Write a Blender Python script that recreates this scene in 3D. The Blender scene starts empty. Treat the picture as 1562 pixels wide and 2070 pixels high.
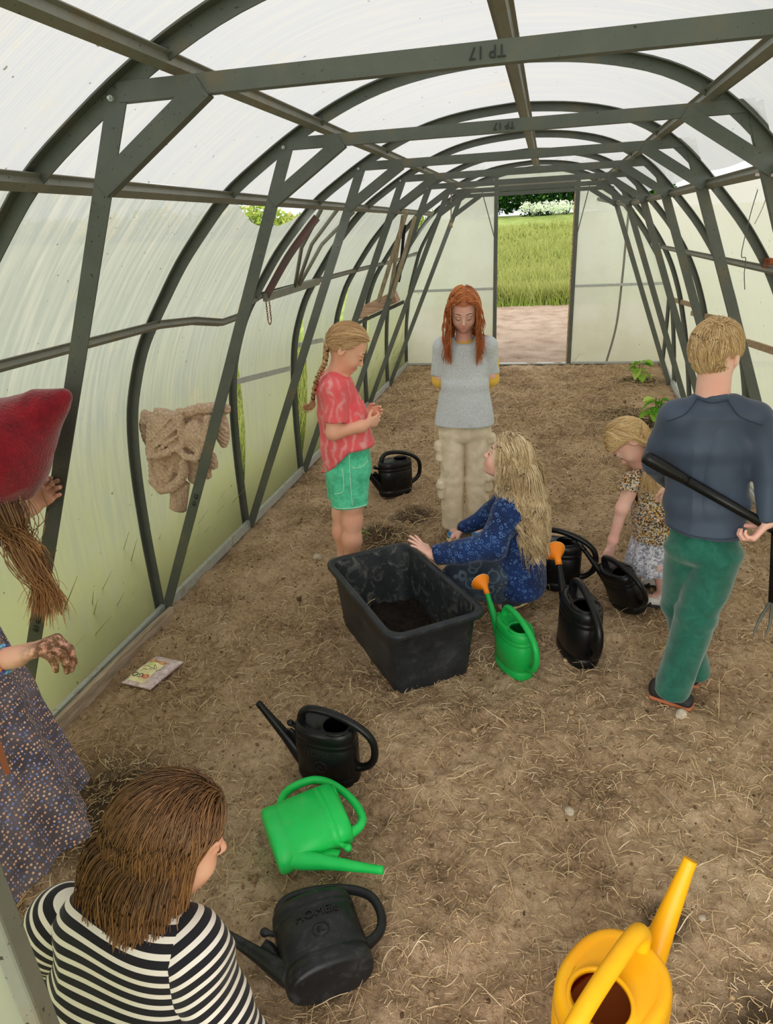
import bpy, math, random
import numpy as np
from mathutils import Matrix, Vector
random.seed(7); rng = np.random.default_rng(11)
SC = bpy.context.scene; COL = SC.collection
# ------------------------------------------------------------------ camera
cd = bpy.data.cameras.new('camera'); cam = bpy.data.objects.new('camera', cd); COL.objects.link(cam)
cd.sensor_fit = 'VERTICAL'; cd.sensor_height = 24.0; cd.sensor_width = 18.1
cd.lens = 24.0 * 1363.44 / 2070.0
cd.clip_start = .05; cd.clip_end = 400
def _cam():
    yaw, pitch, roll = .2382, .3936, -.0522
    f = Vector((-math.sin(yaw)*math.cos(pitch), math.cos(yaw)*math.cos(pitch), -math.sin(pitch)))
    r = Vector((math.cos(yaw), math.sin(yaw), 0)); u = r.cross(f)
    r2 = r*math.cos(roll)+u*math.sin(roll); u2 = u*math.cos(roll)-r*math.sin(roll)
    m = Matrix((r2, u2, -f)).transposed().to_4x4(); m.translation = (.15, 0, 1.6163)
    return m
cam.matrix_world = _cam(); SC.camera = cam
# ------------------------------------------------------------------ sky (bright even overcast), exposure
W = bpy.data.worlds.new('overcast_sky'); SC.world = W; W.use_nodes = True
_n, _l = W.node_tree.nodes, W.node_tree.links; _n.clear()
_tc = _n.new('ShaderNodeTexCoord'); _sx = _n.new('ShaderNodeSeparateXYZ'); _mr = _n.new('ShaderNodeMapRange')
_mr.inputs[1].default_value = -.1; _mr.inputs[2].default_value = 1.0
_cr = _n.new('ShaderNodeValToRGB'); _cr.color_ramp.elements[0].color = (.80, .83, .86, 1); _cr.color_ramp.elements[1].color = (1, 1, 1, 1)
_bg = _n.new('ShaderNodeBackground'); _bg.inputs[1].default_value = 1.55; _ow = _n.new('ShaderNodeOutputWorld')
_l.new(_tc.outputs['Generated'], _sx.inputs[0]); _l.new(_sx.outputs[2], _mr.inputs[0]); _l.new(_mr.outputs[0], _cr.inputs[0])
_l.new(_cr.outputs[0], _bg.inputs[0]); _l.new(_bg.outputs[0], _ow.inputs[0])
# sun diffused by the cloud cover
sd = bpy.data.lights.new('sun', 'SUN'); sd.energy = 3.6; sd.angle = math.radians(70); sd.color = (1, .97, .92)
sun = bpy.data.objects.new('sun', sd); COL.objects.link(sun); sun.rotation_euler = (math.radians(65), 0, math.radians(-6))
SC.view_settings.view_transform = 'Standard'; SC.view_settings.look = 'None'
SC.view_settings.gamma = 1; SC.view_settings.use_curve_mapping = False; SC.view_settings.exposure = .06
try:
    cy = SC.cycles; cy.use_denoising = True; cy.max_bounces = 7; cy.diffuse_bounces = 4; cy.glossy_bounces = 2
    cy.transmission_bounces = 4; cy.transparent_max_bounces = 8; cy.caustics_reflective = False; cy.caustics_refractive = False
    cy.sample_clamp_indirect = 6
except Exception:
    pass
# ------------------------------------------------------------------ object helpers
def V3(*a): return np.array(a, float)
def nrm(v): v = np.asarray(v, float); return v/np.linalg.norm(v)
def tag(o, label=None, cat=None, group=None, kind=None):
    if label: o['label'] = label
    if cat: o['category'] = cat
    if group: o['group'] = group
    if kind: o['kind'] = kind
    return o
def thing(name, label, cat, loc=(0, 0, 0), rotz=0, group=None):
    o = bpy.data.objects.new(name, None); COL.objects.link(o); o.empty_display_size = .1
    o.location = loc; o.rotation_euler = (0, 0, rotz)
    return tag(o, label, cat, group)
def link(name, me, m=None, parent=None):
    o = bpy.data.objects.new(name, me); COL.objects.link(o)
    if m is not None:
        for mm in (m if isinstance(m, (list, tuple)) else [m]): me.materials.append(mm)
    if parent is not None: o.parent = parent
    return o
def mesh_np(name, V, Q, m=None, parent=None, smooth=True, attrs=None, T=None):
    """V (n,3); Q (m,4) quads; T (k,3) triangles -> one mesh object"""
    me = bpy.data.meshes.new(name); V = np.asarray(V, np.float32)
    parts = []; tot = []
    for A in (Q, T):
        if A is not None and len(A):
            A = np.asarray(A, np.int32); parts.append(A.ravel()); tot.append(np.full(len(A), A.shape[1], np.int32))
    L = np.concatenate(parts); tot = np.concatenate(tot)
    me.vertices.add(len(V)); me.vertices.foreach_set('co', V.ravel())
    me.loops.add(len(L)); me.loops.foreach_set('vertex_index', L)
    me.polygons.add(len(tot)); st = np.concatenate([[0], np.cumsum(tot)[:-1]]).astype(np.int32)
    me.polygons.foreach_set('loop_start', st)
    try: me.polygons.foreach_set('loop_total', tot)
    except Exception: pass
    if smooth: me.polygons.foreach_set('use_smooth', np.ones(len(tot), bool))
    me.update(calc_edges=True); me.validate()
    for k, a in (attrs or {}).items():
        at = me.attributes.new(k, 'FLOAT', 'POINT'); at.data.foreach_set('value', np.asarray(a, np.float32))
    return link(name, me, m, parent)
class MB:
    """collects boxes, bars, tubes and lathes into ONE mesh"""
    def __init__(s): s.v = []; s.f = []
    def add(s, V, F):
        o = len(s.v); s.v += [tuple(map(float, p)) for p in V]; s.f += [tuple(int(i)+o for i in f) for f in F]; return s
    def box(s, lo, hi, M=None):
        x0, y0, z0 = lo; x1, y1, z1 = hi
        V = [(x0,y0,z0),(x1,y0,z0),(x1,y1,z0),(x0,y1,z0),(x0,y0,z1),(x1,y0,z1),(x1,y1,z1),(x0,y1,z1)]
        if M is not None: V = [tuple(M @ Vector(p)) for p in V]
        return s.add(V, [(0,3,2,1),(4,5,6,7),(0,1,5,4),(1,2,6,5),(2,3,7,6),(3,0,4,7)])
    def sweep(s, path, prof, up, closed=False):
        """profile polygon (list of (a,b)) swept along path; a along side = tangent x up, b along up"""
        P = np.asarray(path, float); n = len(P); U = np.asarray(up, float)
        if U.ndim == 1: U = np.tile(U, (n, 1))
        T = np.gradient(P, axis=0); T /= np.linalg.norm(T, axis=1)[:, None]
        S = np.cross(T, U); S /= np.linalg.norm(S, axis=1)[:, None]; U = np.cross(S, T)
        k = len(prof); V = []
        for i in range(n):
            for a, b in prof: V.append(P[i]+S[i]*a+U[i]*b)
        F = []
        for i in range(n-1):
            for j in range(k):
                F.append((i*k+j, i*k+(j+1) % k, (i+1)*k+(j+1) % k, (i+1)*k+j))
        F.append(tuple(reversed(range(k)))); F.append(tuple((n-1)*k+j for j in range(k)))
        return s.add(V, F)
    def tube(s, path, r, sides=10, cap=True):
        V, Q = tube_np(np.asarray(path, float), r, sides); n = len(path); F = [tuple(q) for q in Q]
        if cap: F += [tuple(reversed(range(sides))), tuple((n-1)*sides+j for j in range(sides))]
        return s.add(V, F)
    def build(s, name, m=None, parent=None, smooth=False, bevel=0):
        me = bpy.data.meshes.new(name); me.from_pydata(s.v, [], s.f); me.update()
        if smooth: me.polygons.foreach_set('use_smooth', np.ones(len(me.polygons), bool))
        o = link(name, me, m, parent)
        if bevel:
            b = o.modifiers.new('bevel', 'BEVEL'); b.width = bevel; b.segments = 2; b.limit_method = 'ANGLE'
        return o
def frames_np(P):
    T = np.gradient(P, axis=0); T /= np.linalg.norm(T, axis=1)[:, None]+1e-12
    n = np.cross(T[0], (0.01, 0.02, 1.0) if abs(T[0][2]) < .9 else (1.0, .01, .02)); n /= np.linalg.norm(n); N = [n]
    for i in range(1, len(P)):
        n = n-T[i]*(n@T[i]); n /= np.linalg.norm(n)+1e-12; N.append(n)
    N = np.array(N); return T, N, np.cross(T, N)
def tube_np(P, r, sides=10, flat=1.0):
    n = len(P); r = np.broadcast_to(np.asarray(r, float), (n,)); T, N, B = frames_np(P)
    a = np.arange(sides)/sides*2*math.pi
    V = P[:, None]+r[:, None, None]*(np.cos(a)[None, :, None]*N[:, None]+flat*np.sin(a)[None, :, None]*B[:, None])
    i, j = np.meshgrid(np.arange(n-1), np.arange(sides), indexing='ij'); j2 = (j+1) % sides
    Q = np.stack([i*sides+j, i*sides+j2, (i+1)*sides+j2, (i+1)*sides+j], -1).reshape(-1, 4)
    return V.reshape(-1, 3), Q
def spline(pts, n=40):
    P = np.asarray(pts, float); k = len(P); t = np.linspace(0, k-1, n); out = []
    for x in t:
        i = min(int(x), k-2); u = x-i
        p0, p1, p2, p3 = P[max(i-1, 0)], P[i], P[i+1], P[min(i+2, k-1)]
        out.append(.5*((2*p1)+(-p0+p2)*u+(2*p0-5*p1+4*p2-p3)*u*u+(-p0+3*p1-3*p2+p3)*u**3))
    return np.array(out)
def strands_np(P, r, sides=3, taper=.25):
    """P (n,m,3) paths, r (n,) radii -> V, Q, per-vertex strand index, per-vertex t"""
    n, m, _ = P.shape
    T = np.gradient(P, axis=1); T /= np.linalg.norm(T, axis=2, keepdims=True)+1e-12
    ref = np.where(np.abs(T[..., 2:3]) < .9, np.array([0, 0, 1.0]), np.array([1.0, 0, 0]))
    N = np.cross(T, ref); N /= np.linalg.norm(N, axis=2, keepdims=True)+1e-12; B = np.cross(T, N)
    t = np.linspace(0, 1, m); w = (1-(1-taper)*t**2)
    R = np.asarray(r)[:, None]*w[None, :]
    a = np.arange(sides)/sides*2*math.pi
    V = P[:, :, None]+R[:, :, None, None]*(np.cos(a)[:, None]*N[:, :, None]+np.sin(a)[:, None]*B[:, :, None])
    s_, i, j = np.meshgrid(np.arange(n), np.arange(m-1), np.arange(sides), indexing='ij'); j2 = (j+1) % sides
    b = s_*m*sides
    Q = np.stack([b+i*sides+j, b+i*sides+j2, b+(i+1)*sides+j2, b+(i+1)*sides+j], -1).reshape(-1, 4)
    return V.reshape(-1, 3), Q, np.repeat(np.arange(n), m*sides), np.tile(np.repeat(t, sides), n)
def _hash(ix, iy, iz, seed):
    h = (ix.astype(np.int64)*73856093) ^ (iy.astype(np.int64)*19349663) ^ (iz.astype(np.int64)*83492791) ^ (seed*2654435)
    h = (h ^ (h >> 13))*1274126177 & 0x7fffffff; h = h ^ (h >> 16)
    return (h & 0xffff)/65535.0
def vnoise(P, sc=1.0, seed=0, octv=1):
    P = np.asarray(P, float)*sc; out = np.zeros(P.shape[:-1]); amp = 1.0; tot = 0
    for o in range(octv):
        i = np.floor(P); f = P-i; f = f*f*(3-2*f); i = i.astype(int); v = 0
        for dx in (0, 1):
            for dy in (0, 1):
                for dz in (0, 1):
                    w = (f[..., 0] if dx else 1-f[..., 0])*(f[..., 1] if dy else 1-f[..., 1])*(f[..., 2] if dz else 1-f[..., 2])
                    v = v+w*_hash(i[..., 0]+dx, i[..., 1]+dy, i[..., 2]+dz, seed+o*17)
        out += amp*v; tot += amp; amp *= .5; P = P*2.03+3.7
    return out/tot
# ------------------------------------------------------------------ implicit surfaces: smooth unions meshed with surface nets
def smin(a, b, k):
    h = np.maximum(k-np.abs(a-b), 0)/k; return np.minimum(a, b)-h*h*k*.25
class cap:
    def __init__(s, a, b, ra, rb=None, k=.012, sub=False):
        s.a, s.b = V3(*a), V3(*b); s.ra, s.rb = ra, (ra if rb is None else rb); s.k = k; s.sub = sub
        m = max(s.ra, s.rb); s.lo = np.minimum(s.a, s.b)-m; s.hi = np.maximum(s.a, s.b)+m
    def d(s, X, Y, Z):
        ab = s.b-s.a; L = ab@ab+1e-12
        px, py, pz = X-s.a[0], Y-s.a[1], Z-s.a[2]
        t = np.clip((px*ab[0]+py*ab[1]+pz*ab[2])/L, 0, 1)
        return np.sqrt((px-t*ab[0])**2+(py-t*ab[1])**2+(pz-t*ab[2])**2)-(s.ra+(s.rb-s.ra)*t)
class ecap:
    """elliptical tapered capsule: half sizes (w along lat, d across)"""
    def __init__(s, a, b, sa, sb, lat=(1, 0, 0), k=.015, end=.6, sub=False):
        s.a, s.b = V3(*a), V3(*b); s.sa, s.sb = sa, sb; s.k = k; s.sub = sub; s.end = end
        A = nrm(s.b-s.a); U = V3(*lat); U = nrm(U-A*(U@A)); s.A, s.U, s.W = A, U, np.cross(A, U)
        m = max(sa+sb); s.lo = np.minimum(s.a, s.b)-m; s.hi = np.maximum(s.a, s.b)+m
    def d(s, X, Y, Z):
        L = np.linalg.norm(s.b-s.a); px, py, pz = X-s.a[0], Y-s.a[1], Z-s.a[2]
        h = px*s.A[0]+py*s.A[1]+pz*s.A[2]; t = np.clip(h/L, 0, 1); ax = h-t*L
        u = px*s.U[0]+py*s.U[1]+pz*s.U[2]; v = px*s.W[0]+py*s.W[1]+pz*s.W[2]
        w = s.sa[0]+(s.sb[0]-s.sa[0])*t; d = s.sa[1]+(s.sb[1]-s.sa[1])*t; m = np.minimum(w, d)
        return (np.sqrt((u/w)**2+(v/d)**2+(ax/(m*s.end))**2)-1)*m
class ell:
    def __init__(s, c, r, R=None, k=.012, sub=False):
        s.c = V3(*c); s.r = V3(*(r if hasattr(r, '__len__') else (r, r, r))); s.R = np.eye(3) if R is None else np.asarray(R); s.k = k; s.sub = sub
        m = s.r.max(); s.lo = s.c-m; s.hi = s.c+m
    def d(s, X, Y, Z):
        px, py, pz = X-s.c[0], Y-s.c[1], Z-s.c[2]; R = s.R; q = 0; g = 0
        for i in range(3):
            c = (px*R[0, i]+py*R[1, i]+pz*R[2, i]); q = q+(c/s.r[i])**2; g = g+(c/s.r[i]**2)**2
        q = np.sqrt(q); return q*(q-1)/(np.sqrt(g)+1e-9)
def sdf_mesh(prims, h, cuts=(), hollow=0, smooth=1, wr=None):
    lo = np.min([p.lo for p in prims if not p.sub], 0)-3*h; hi = np.max([p.hi for p in prims if not p.sub], 0)+3*h
    ax = [np.arange(lo[i], hi[i]+h, h) for i in range(3)]
    f = np.full([len(a) for a in ax], 1.0, np.float32)
    for p in prims:
        e = p.k+3*h; sl = []; xs = []
        for i in range(3):
            i0 = max(int((p.lo[i]-e-lo[i])/h), 0); i1 = min(int((p.hi[i]+e-lo[i])/h)+2, len(ax[i])); sl.append(slice(i0, i1)); xs.append(ax[i][i0:i1])
        sl = tuple(sl)
        if min(len(x) for x in xs) == 0: continue
        d = p.d(xs[0][:, None, None], xs[1][None, :, None], xs[2][None, None, :])
        g = f[sl]
        f[sl] = -smin(-g, d, p.k) if p.sub else smin(g, d, p.k)
    X, Y, Z = ax[0][:, None, None], ax[1][None, :, None], ax[2][None, None, :]
    if wr is not None: f = f+wr(X, Y, Z).astype(np.float32)
    f0 = f
    for c in cuts:
        if callable(c): f = np.maximum(f, c(X, Y, Z))
        else:
            p0, n = c; n = nrm(n); f = np.maximum(f, (X-p0[0])*n[0]+(Y-p0[1])*n[1]+(Z-p0[2])*n[2])
    if hollow: f = np.maximum(f, -(f0+hollow))
    f[0], f[-1], f[:, 0], f[:, -1], f[:, :, 0], f[:, :, -1] = 1, 1, 1, 1, 1, 1
    V, Q = surfnet(f, lo, h)
    for _ in range(smooth): V = lap(V, Q)
    return V, Q
def lap(V, Q, w=.5):
    S = np.zeros_like(V); c = np.zeros(len(V))
    for a, b in ((0, 1), (1, 2), (2, 3), (3, 0)):
        for k in range(3): S[:, k] += np.bincount(Q[:, a], V[Q[:, b], k], len(V))+np.bincount(Q[:, b], V[Q[:, a], k], len(V))
        c += np.bincount(Q[:, a], minlength=len(V))+np.bincount(Q[:, b], minlength=len(V))
    return V+w*(S/np.maximum(c, 1)[:, None]-V)
def surfnet(f, lo, h):
    s = f < 0; n = np.array(f.shape); c = np.zeros(n-1, np.int8); offs = [(a, b, d) for a in (0, 1) for b in (0, 1) for d in (0, 1)]
    for a, b, d in offs: c += s[a:n[0]-1+a, b:n[1]-1+b, d:n[2]-1+d]
    act = (c > 0) & (c < 8); ijk = np.argwhere(act); idx = np.full(c.shape, -1, np.int32); idx[act] = np.arange(len(ijk))
    val = np.stack([f[ijk[:, 0]+a, ijk[:, 1]+b, ijk[:, 2]+d] for a, b, d in offs], 1)
    acc = np.zeros((len(ijk), 3)); cnt = np.zeros(len(ijk)); O = np.array(offs, float)
    for i in range(8):
        for j in range(i+1, 8):
            if np.abs(O[i]-O[j]).sum() != 1: continue
            m = (val[:, i] < 0) != (val[:, j] < 0)
            t = val[m, i]/(val[m, i]-val[m, j]); acc[m] += O[i]+(O[j]-O[i])*t[:, None]; cnt[m] += 1
    V = lo+h*(ijk+acc/np.maximum(cnt, 1)[:, None])
    Q = []
    for ax in range(3):
        b, d = [i for i in range(3) if i != ax]
        if ax == 1: b, d = d, b
        s0 = [slice(1, -1)]*3; s1 = [slice(1, -1)]*3; s0[ax] = slice(0, -1); s1[ax] = slice(1, None)
        A, B = s[tuple(s0)], s[tuple(s1)]; e = np.argwhere(A != B); off = np.ones(3, int); off[ax] = 0; e = e+off
        if not len(e): continue
        def cell(db, dd): q = e.copy(); q[:, b] += db; q[:, d] += dd; return idx[q[:, 0], q[:, 1], q[:, 2]]
        q = np.stack([cell(-1, -1), cell(0, -1), cell(0, 0), cell(-1, 0)], 1)
        fl = ~s[e[:, 0], e[:, 1], e[:, 2]]; q[fl] = q[fl][:, ::-1]; Q.append(q)
    Q = np.concatenate(Q); return V, Q[(Q >= 0).all(1)]
def vnormals(V, Q):
    n = np.cross(V[Q[:, 2]]-V[Q[:, 0]], V[Q[:, 3]]-V[Q[:, 1]]); N = np.zeros_like(V)
    for c in range(4):
        for k in range(3): N[:, k] += np.bincount(Q[:, c], n[:, k], len(V))
    return N/(np.linalg.norm(N, axis=1, keepdims=True)+1e-12)
def sdf_obj(name, prims, h, m, parent=None, cuts=(), hollow=0, smooth=1, wr=None, attrs=None):
    """wr: (amplitude, scale, seed, stretch) fold relief along the surface normal"""
    V, Q = sdf_mesh(prims, h, cuts, hollow, smooth)
    if wr:
        amp, sc, seed, st = wr; P = V*np.array(st, float)
        P = P+.35/sc*np.stack([vnoise(V, sc*.6, seed+9), vnoise(V, sc*.6, seed+19), vnoise(V, sc*.6, seed+29)], -1)*2
        r = 1-np.abs(vnoise(P, sc, seed)*2-1)*2
        r2 = vnoise(P, sc*.45, seed+3)*2-1
        V = V+vnormals(V, Q)*(amp*(.65*r+.6*r2))[:, None]; V = lap(V, Q)
    return mesh_np(name, V, Q, m, parent, True, attrs(V) if attrs else None)
# ------------------------------------------------------------------ materials
class NT:
    def __init__(s, name):
        s.m = bpy.data.materials.new(name); s.m.use_nodes = True; s.n = s.m.node_tree.nodes; s.l = s.m.node_tree.links; s.n.clear()
        s.out = s.n.new('ShaderNodeOutputMaterial')
    def new(s, t, **kw):
        n = s.n.new(t)
        for k, v in kw.items():
            if k[0] == '_': setattr(n, k[1:], v)
            else: s.put(n, k, v)
        return n
    def put(s, n, k, v):
        k = int(k[1:]) if k[0] == 'i' and k[1:].isdigit() else k.replace('__', ' ')
        i = n.inputs[k]
        if hasattr(v, 'is_output') or isinstance(v, bpy.types.NodeSocket): s.l.new(v, i)
        else: i.default_value = v
    def coord(s, kind='Object', scale=None, rot=None, loc=None):
        o = s.new('ShaderNodeTexCoord').outputs[kind]
        if scale or rot or loc:
            mp = s.new('ShaderNodeMapping', Vector=o)
            if scale: mp.inputs['Scale'].default_value = scale
            if rot: mp.inputs['Rotation'].default_value = rot
            if loc: mp.inputs['Location'].default_value = loc
            o = mp.outputs[0]
        return o
    def noise(s, vec, scale, detail=3, rough=.55, dist=0, out='Fac'):
        return s.new('ShaderNodeTexNoise', Vector=vec, Scale=scale, Detail=detail, Roughness=rough, Distortion=dist).outputs[out]
    def ramp(s, fac, stops, interp='LINEAR'):
        r = s.new('ShaderNodeValToRGB', Fac=fac); e = r.color_ramp; e.interpolation = interp
        while len(e.elements) < len(stops): e.elements.new(.5)
        for x, (p, c) in zip(e.elements, stops): x.position = p; x.color = (*c, 1) if len(c) == 3 else c
        return r.outputs[0]
    def math(s, op, a, b=0.0, clamp=False):
        n = s.new('ShaderNodeMath', _operation=op, _use_clamp=clamp); s.put(n, 'i0', a); s.put(n, 'i1', b); return n.outputs[0]
    def mix(s, fac, a, b, mode='MIX'):
        n = s.new('ShaderNodeMixRGB', _blend_type=mode); s.put(n, 'i0', fac)
        for k, v in (('i1', a), ('i2', b)): s.put(n, k, v if isinstance(v, bpy.types.NodeSocket) else (*v[:3], 1))
        return n.outputs[0]
    def attr(s, name): return s.new('ShaderNodeAttribute', _attribute_name=name).outputs['Fac']
    def xyz(s, vec): return s.new('ShaderNodeSeparateXYZ', Vector=vec).outputs
    def bump(s, height, strength=.4, dist=.01, normal=None):
        b = s.new('ShaderNodeBump', Strength=strength, Distance=dist, Height=height)
        if normal is not None: s.l.new(normal, b.inputs['Normal'])
        return b.outputs[0]
    def pbr(s, col, rough=.6, normal=None, **kw):
        b = s.new('ShaderNodeBsdfPrincipled')
        s.put(b, 'Base Color', col if isinstance(col, bpy.types.NodeSocket) else (*col, 1)); s.put(b, 'Roughness', rough)
        if normal is not None: s.put(b, 'Normal', normal)
        for k, v in kw.items(): s.put(b, {'metal': 'Metallic', 'spec': 'Specular IOR Level', 'sheen': 'Sheen Weight', 'sss': 'Subsurface Weight', 'coat': 'Coat Weight', 'trans': 'Transmission Weight'}.get(k, k), v)
        s.l.new(b.outputs[0], s.out.inputs[0]); return s.m
def mat(name, c1, c2=None, scale=20, rough=.6, bump=None, detail=3, lo=.35, hi=.65, **kw):
    """plain two-tone noise material"""
    t = NT(name); v = t.coord(); col = c1; nm = None
    if c2 is not None: col = t.ramp(t.noise(v, scale, detail), [(lo, c1), (hi, c2)])
    if bump: nm = t.bump(t.noise(v, bump[0], 3), bump[1], bump[2] if len(bump) > 2 else .004)
    return t.pbr(col, rough, nm, **kw)
def s2r(*c): return tuple(((x/255+.055)/1.055)**2.4 if x > 10 else x/255/12.92 for x in c)
ALB = 1.75      # surface albedo relative to its tone in the photograph (the light inside is below full white)
def s2l(*c):
    v = s2r(*c); k = max(1.0, min(ALB, .88/max(max(v), 1e-4))); return tuple(min(x*k, .9) for x in v)
MT = {}
# painted galvanised steel, dusty
def steel(name, base, dirt, sc=9):
    t = NT(name); v = t.coord(); n = t.noise(v, sc, 5, .65); n2 = t.noise(v, 130, 2)
    c = t.ramp(n, [(.3, base), (.55, tuple(x*1.18 for x in base)), (.72, dirt)])
    c = t.mix(t.math('GREATER_THAN', n2, .70), c, (.05, .045, .035))
    return t.pbr(c, .55, t.bump(n2, .12, .002), metal=.35)
MT['steel'] = steel('painted_steel', s2r(90, 94, 88), s2r(114, 106, 88))
MT['purlin'] = steel('galvanised_steel', s2r(126, 126, 116), s2r(136, 122, 98))
MT['zinc'] = steel('bare_zinc', s2l(138, 142, 140), s2l(126, 118, 104), 14)
MT['stamp'] = mat('stamp_ink', (.02, .022, .022))
MT['rust'] = mat('rust', s2l(120, 62, 30), s2l(70, 42, 28), 60, .9)
# twin-wall polycarbonate: milky, flutes along the arch, dirt streaks, algae and painted green grass light low down
def poly(name, tint, algae_light=.6, dirt=.5, flute=True, seed=0.0):
    t = NT(name); v = t.coord(loc=(seed, seed*2, 0)); p = t.coord(); x = t.xyz(p)
    st = t.noise(t.coord(scale=(1.2, 22, 1.2), loc=(seed, 0, seed)), 2.2, 4, .6)
    cl = t.noise(v, 1.6, 4, .6)
    c = t.mix(t.math('MULTIPLY', t.math('SUBTRACT', st, .42, True), 2.2*dirt, True), tint, s2r(205, 200, 186))
    lowz = t.new('ShaderNodeMapRange', Value=x[2]); lowz.inputs[1].default_value = 1.62; lowz.inputs[2].default_value = .1
    al = t.math('MULTIPLY', lowz.outputs[0], t.math('ADD', t.math('MULTIPLY', cl, 1.4), t.math('MULTIPLY', st, .7)), True)
    al = t.math('MULTIPLY', t.math('SUBTRACT', al, .25, True), 1.5*algae_light, True)
    c = t.mix(al, c, s2r(184, 184, 134))
    blot = t.math('MULTIPLY', t.math('SUBTRACT', t.noise(v, 5, 5, .7), .60, True), 3.2*dirt, True)
    c = t.mix(blot, c, s2r(206, 190, 150))
    c = t.mix(t.math('GREATER_THAN', t.noise(v, 38, 2), .74), c, s2r(120, 112, 92))
    nm = None
    if flute:
        w = t.new('ShaderNodeTexWave', Vector=p, Scale=34.0, _bands_direction='Y'); nm = t.bump(w.outputs['Fac'], .12, .002)
    tr = t.new('ShaderNodeBsdfTranslucent', Color=c); df = t.new('ShaderNodeBsdfDiffuse', Color=c)
    tp = t.new('ShaderNodeBsdfTransparent', Color=t.mix(.5, c, (1, 1, 1))); gl = t.new('ShaderNodeBsdfGlossy', Color=(1, 1, 1, 1), Roughness=.35)
    if nm is not None:
        for b in (tr, df, gl): t.put(b, 'Normal', nm)
    def mx(f, a, b): n = t.new('ShaderNodeMixShader', Fac=f); t.l.new(a, n.inputs[1]); t.l.new(b, n.inputs[2]); return n.outputs[0]
    s_ = mx(.22, tr.outputs[0], df.outputs[0]); s_ = mx(.10, s_, tp.outputs[0]); s_ = mx(.04, s_, gl.outputs[0])
    t.l.new(s_, t.out.inputs[0]); return t.m
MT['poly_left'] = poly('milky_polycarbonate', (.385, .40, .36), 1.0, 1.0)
MT['poly_right'] = poly('dusty_creamlit_polycarbonate', (.66, .635, .55), .15, .8, seed=3.1)  # cream tint stands in for light from something pale outside
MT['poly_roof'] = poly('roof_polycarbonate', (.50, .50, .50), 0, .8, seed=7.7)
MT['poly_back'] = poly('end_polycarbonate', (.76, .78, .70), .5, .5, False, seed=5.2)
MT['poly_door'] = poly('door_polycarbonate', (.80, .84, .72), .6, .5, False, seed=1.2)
# soil
def soil(name, dark, mid, light):
    t = NT(name); v = t.coord(); a = t.noise(v, 2.6, 4, .6); b = t.noise(v, 55, 5, .7); d = t.noise(v, 260, 3, .7)
    f = t.math('ADD', t.math('MULTIPLY', a, .55), t.math('MULTIPLY', b, .45))
    c = t.ramp(f, [(.36, dark), (.47, mid), (.62, light)])
    c = t.mix(t.math('MULTIPLY', t.math('SUBTRACT', d, .55, True), 1.6, True), c, tuple(x*1.5 for x in light))
    h = t.math('ADD', t.math('MULTIPLY', b, 1.0), t.math('MULTIPLY', d, .45))
    return t.pbr(c, .95, t.bump(h, .8, .012), spec=.15)
MT['soil'] = soil('dry_loam', s2l(82, 64, 47), s2l(123, 101, 78), s2l(146, 124, 98))
MT['yard'] = soil('dry_gravel', s2r(130, 108, 90), s2r(166, 144, 124), s2r(186, 166, 146))
MT['compost'] = soil('dark_compost', s2r(18, 14, 12), s2r(38, 30, 25), s2r(58, 47, 40))
MT['wetsoil'] = soil('damp_soil', s2l(40, 31, 24), s2l(58, 46, 36), s2l(84, 68, 52))
def byattr(name, stops, rough=.7, a='rnd', extra=None, **kw):
    t = NT(name); c = t.ramp(t.attr(a), stops)
    if extra:
        c = t.mix(t.math('MULTIPLY', t.attr('t'), extra[1]), c, extra[0])
    return t.pbr(c, rough, **kw)
MT['straw'] = byattr('dry_straw', [(0, s2l(92, 74, 54)), (.35, s2l(140, 116, 86)), (.65, s2l(178, 155, 120)), (1, s2l(224, 208, 178))], .75)
MT['clod'] = byattr('soil_crumbs', [(0, s2l(62, 48, 35)), (.5, s2l(108, 87, 65)), (1, s2l(142, 120, 94))], .95, spec=.1)
def leafy(name, stops, extra=None):
    t = NT(name); c = t.ramp(t.attr('rnd'), stops)
    if extra: c = t.mix(t.math('POWER', t.attr('t'), 2.0), c, extra)
    d = t.new('ShaderNodeBsdfDiffuse', Color=c); tr = t.new('ShaderNodeBsdfTranslucent', Color=c); m = t.new('ShaderNodeMixShader', Fac=.4)
    t.l.new(d.outputs[0], m.inputs[1]); t.l.new(tr.outputs[0], m.inputs[2]); t.l.new(m.outputs[0], t.out.inputs[0]); return t.m
MT['grass'] = leafy('meadow_grass', [(0, s2r(104, 128, 44)), (.5, s2r(150, 172, 72)), (.85, s2r(180, 196, 98)), (1, s2r(214, 204, 140))], s2r(196, 198, 122))
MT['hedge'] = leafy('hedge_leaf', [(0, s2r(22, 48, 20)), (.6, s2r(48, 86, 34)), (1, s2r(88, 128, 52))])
MT['umbel'] = leafy('white_umbel', [(0, s2r(200, 214, 180)), (1, s2r(240, 244, 232))])
MT['leaf'] = leafy('seedling_leaf', [(0, s2l(64, 112, 38)), (.6, s2l(116, 158, 58)), (1, s2l(184, 196, 110))])
MT['lawn'] = mat('meadow_ground', s2r(120, 142, 60), s2r(160, 174, 88), 1.2, .95, (30, .6, .05), 6)
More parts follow.
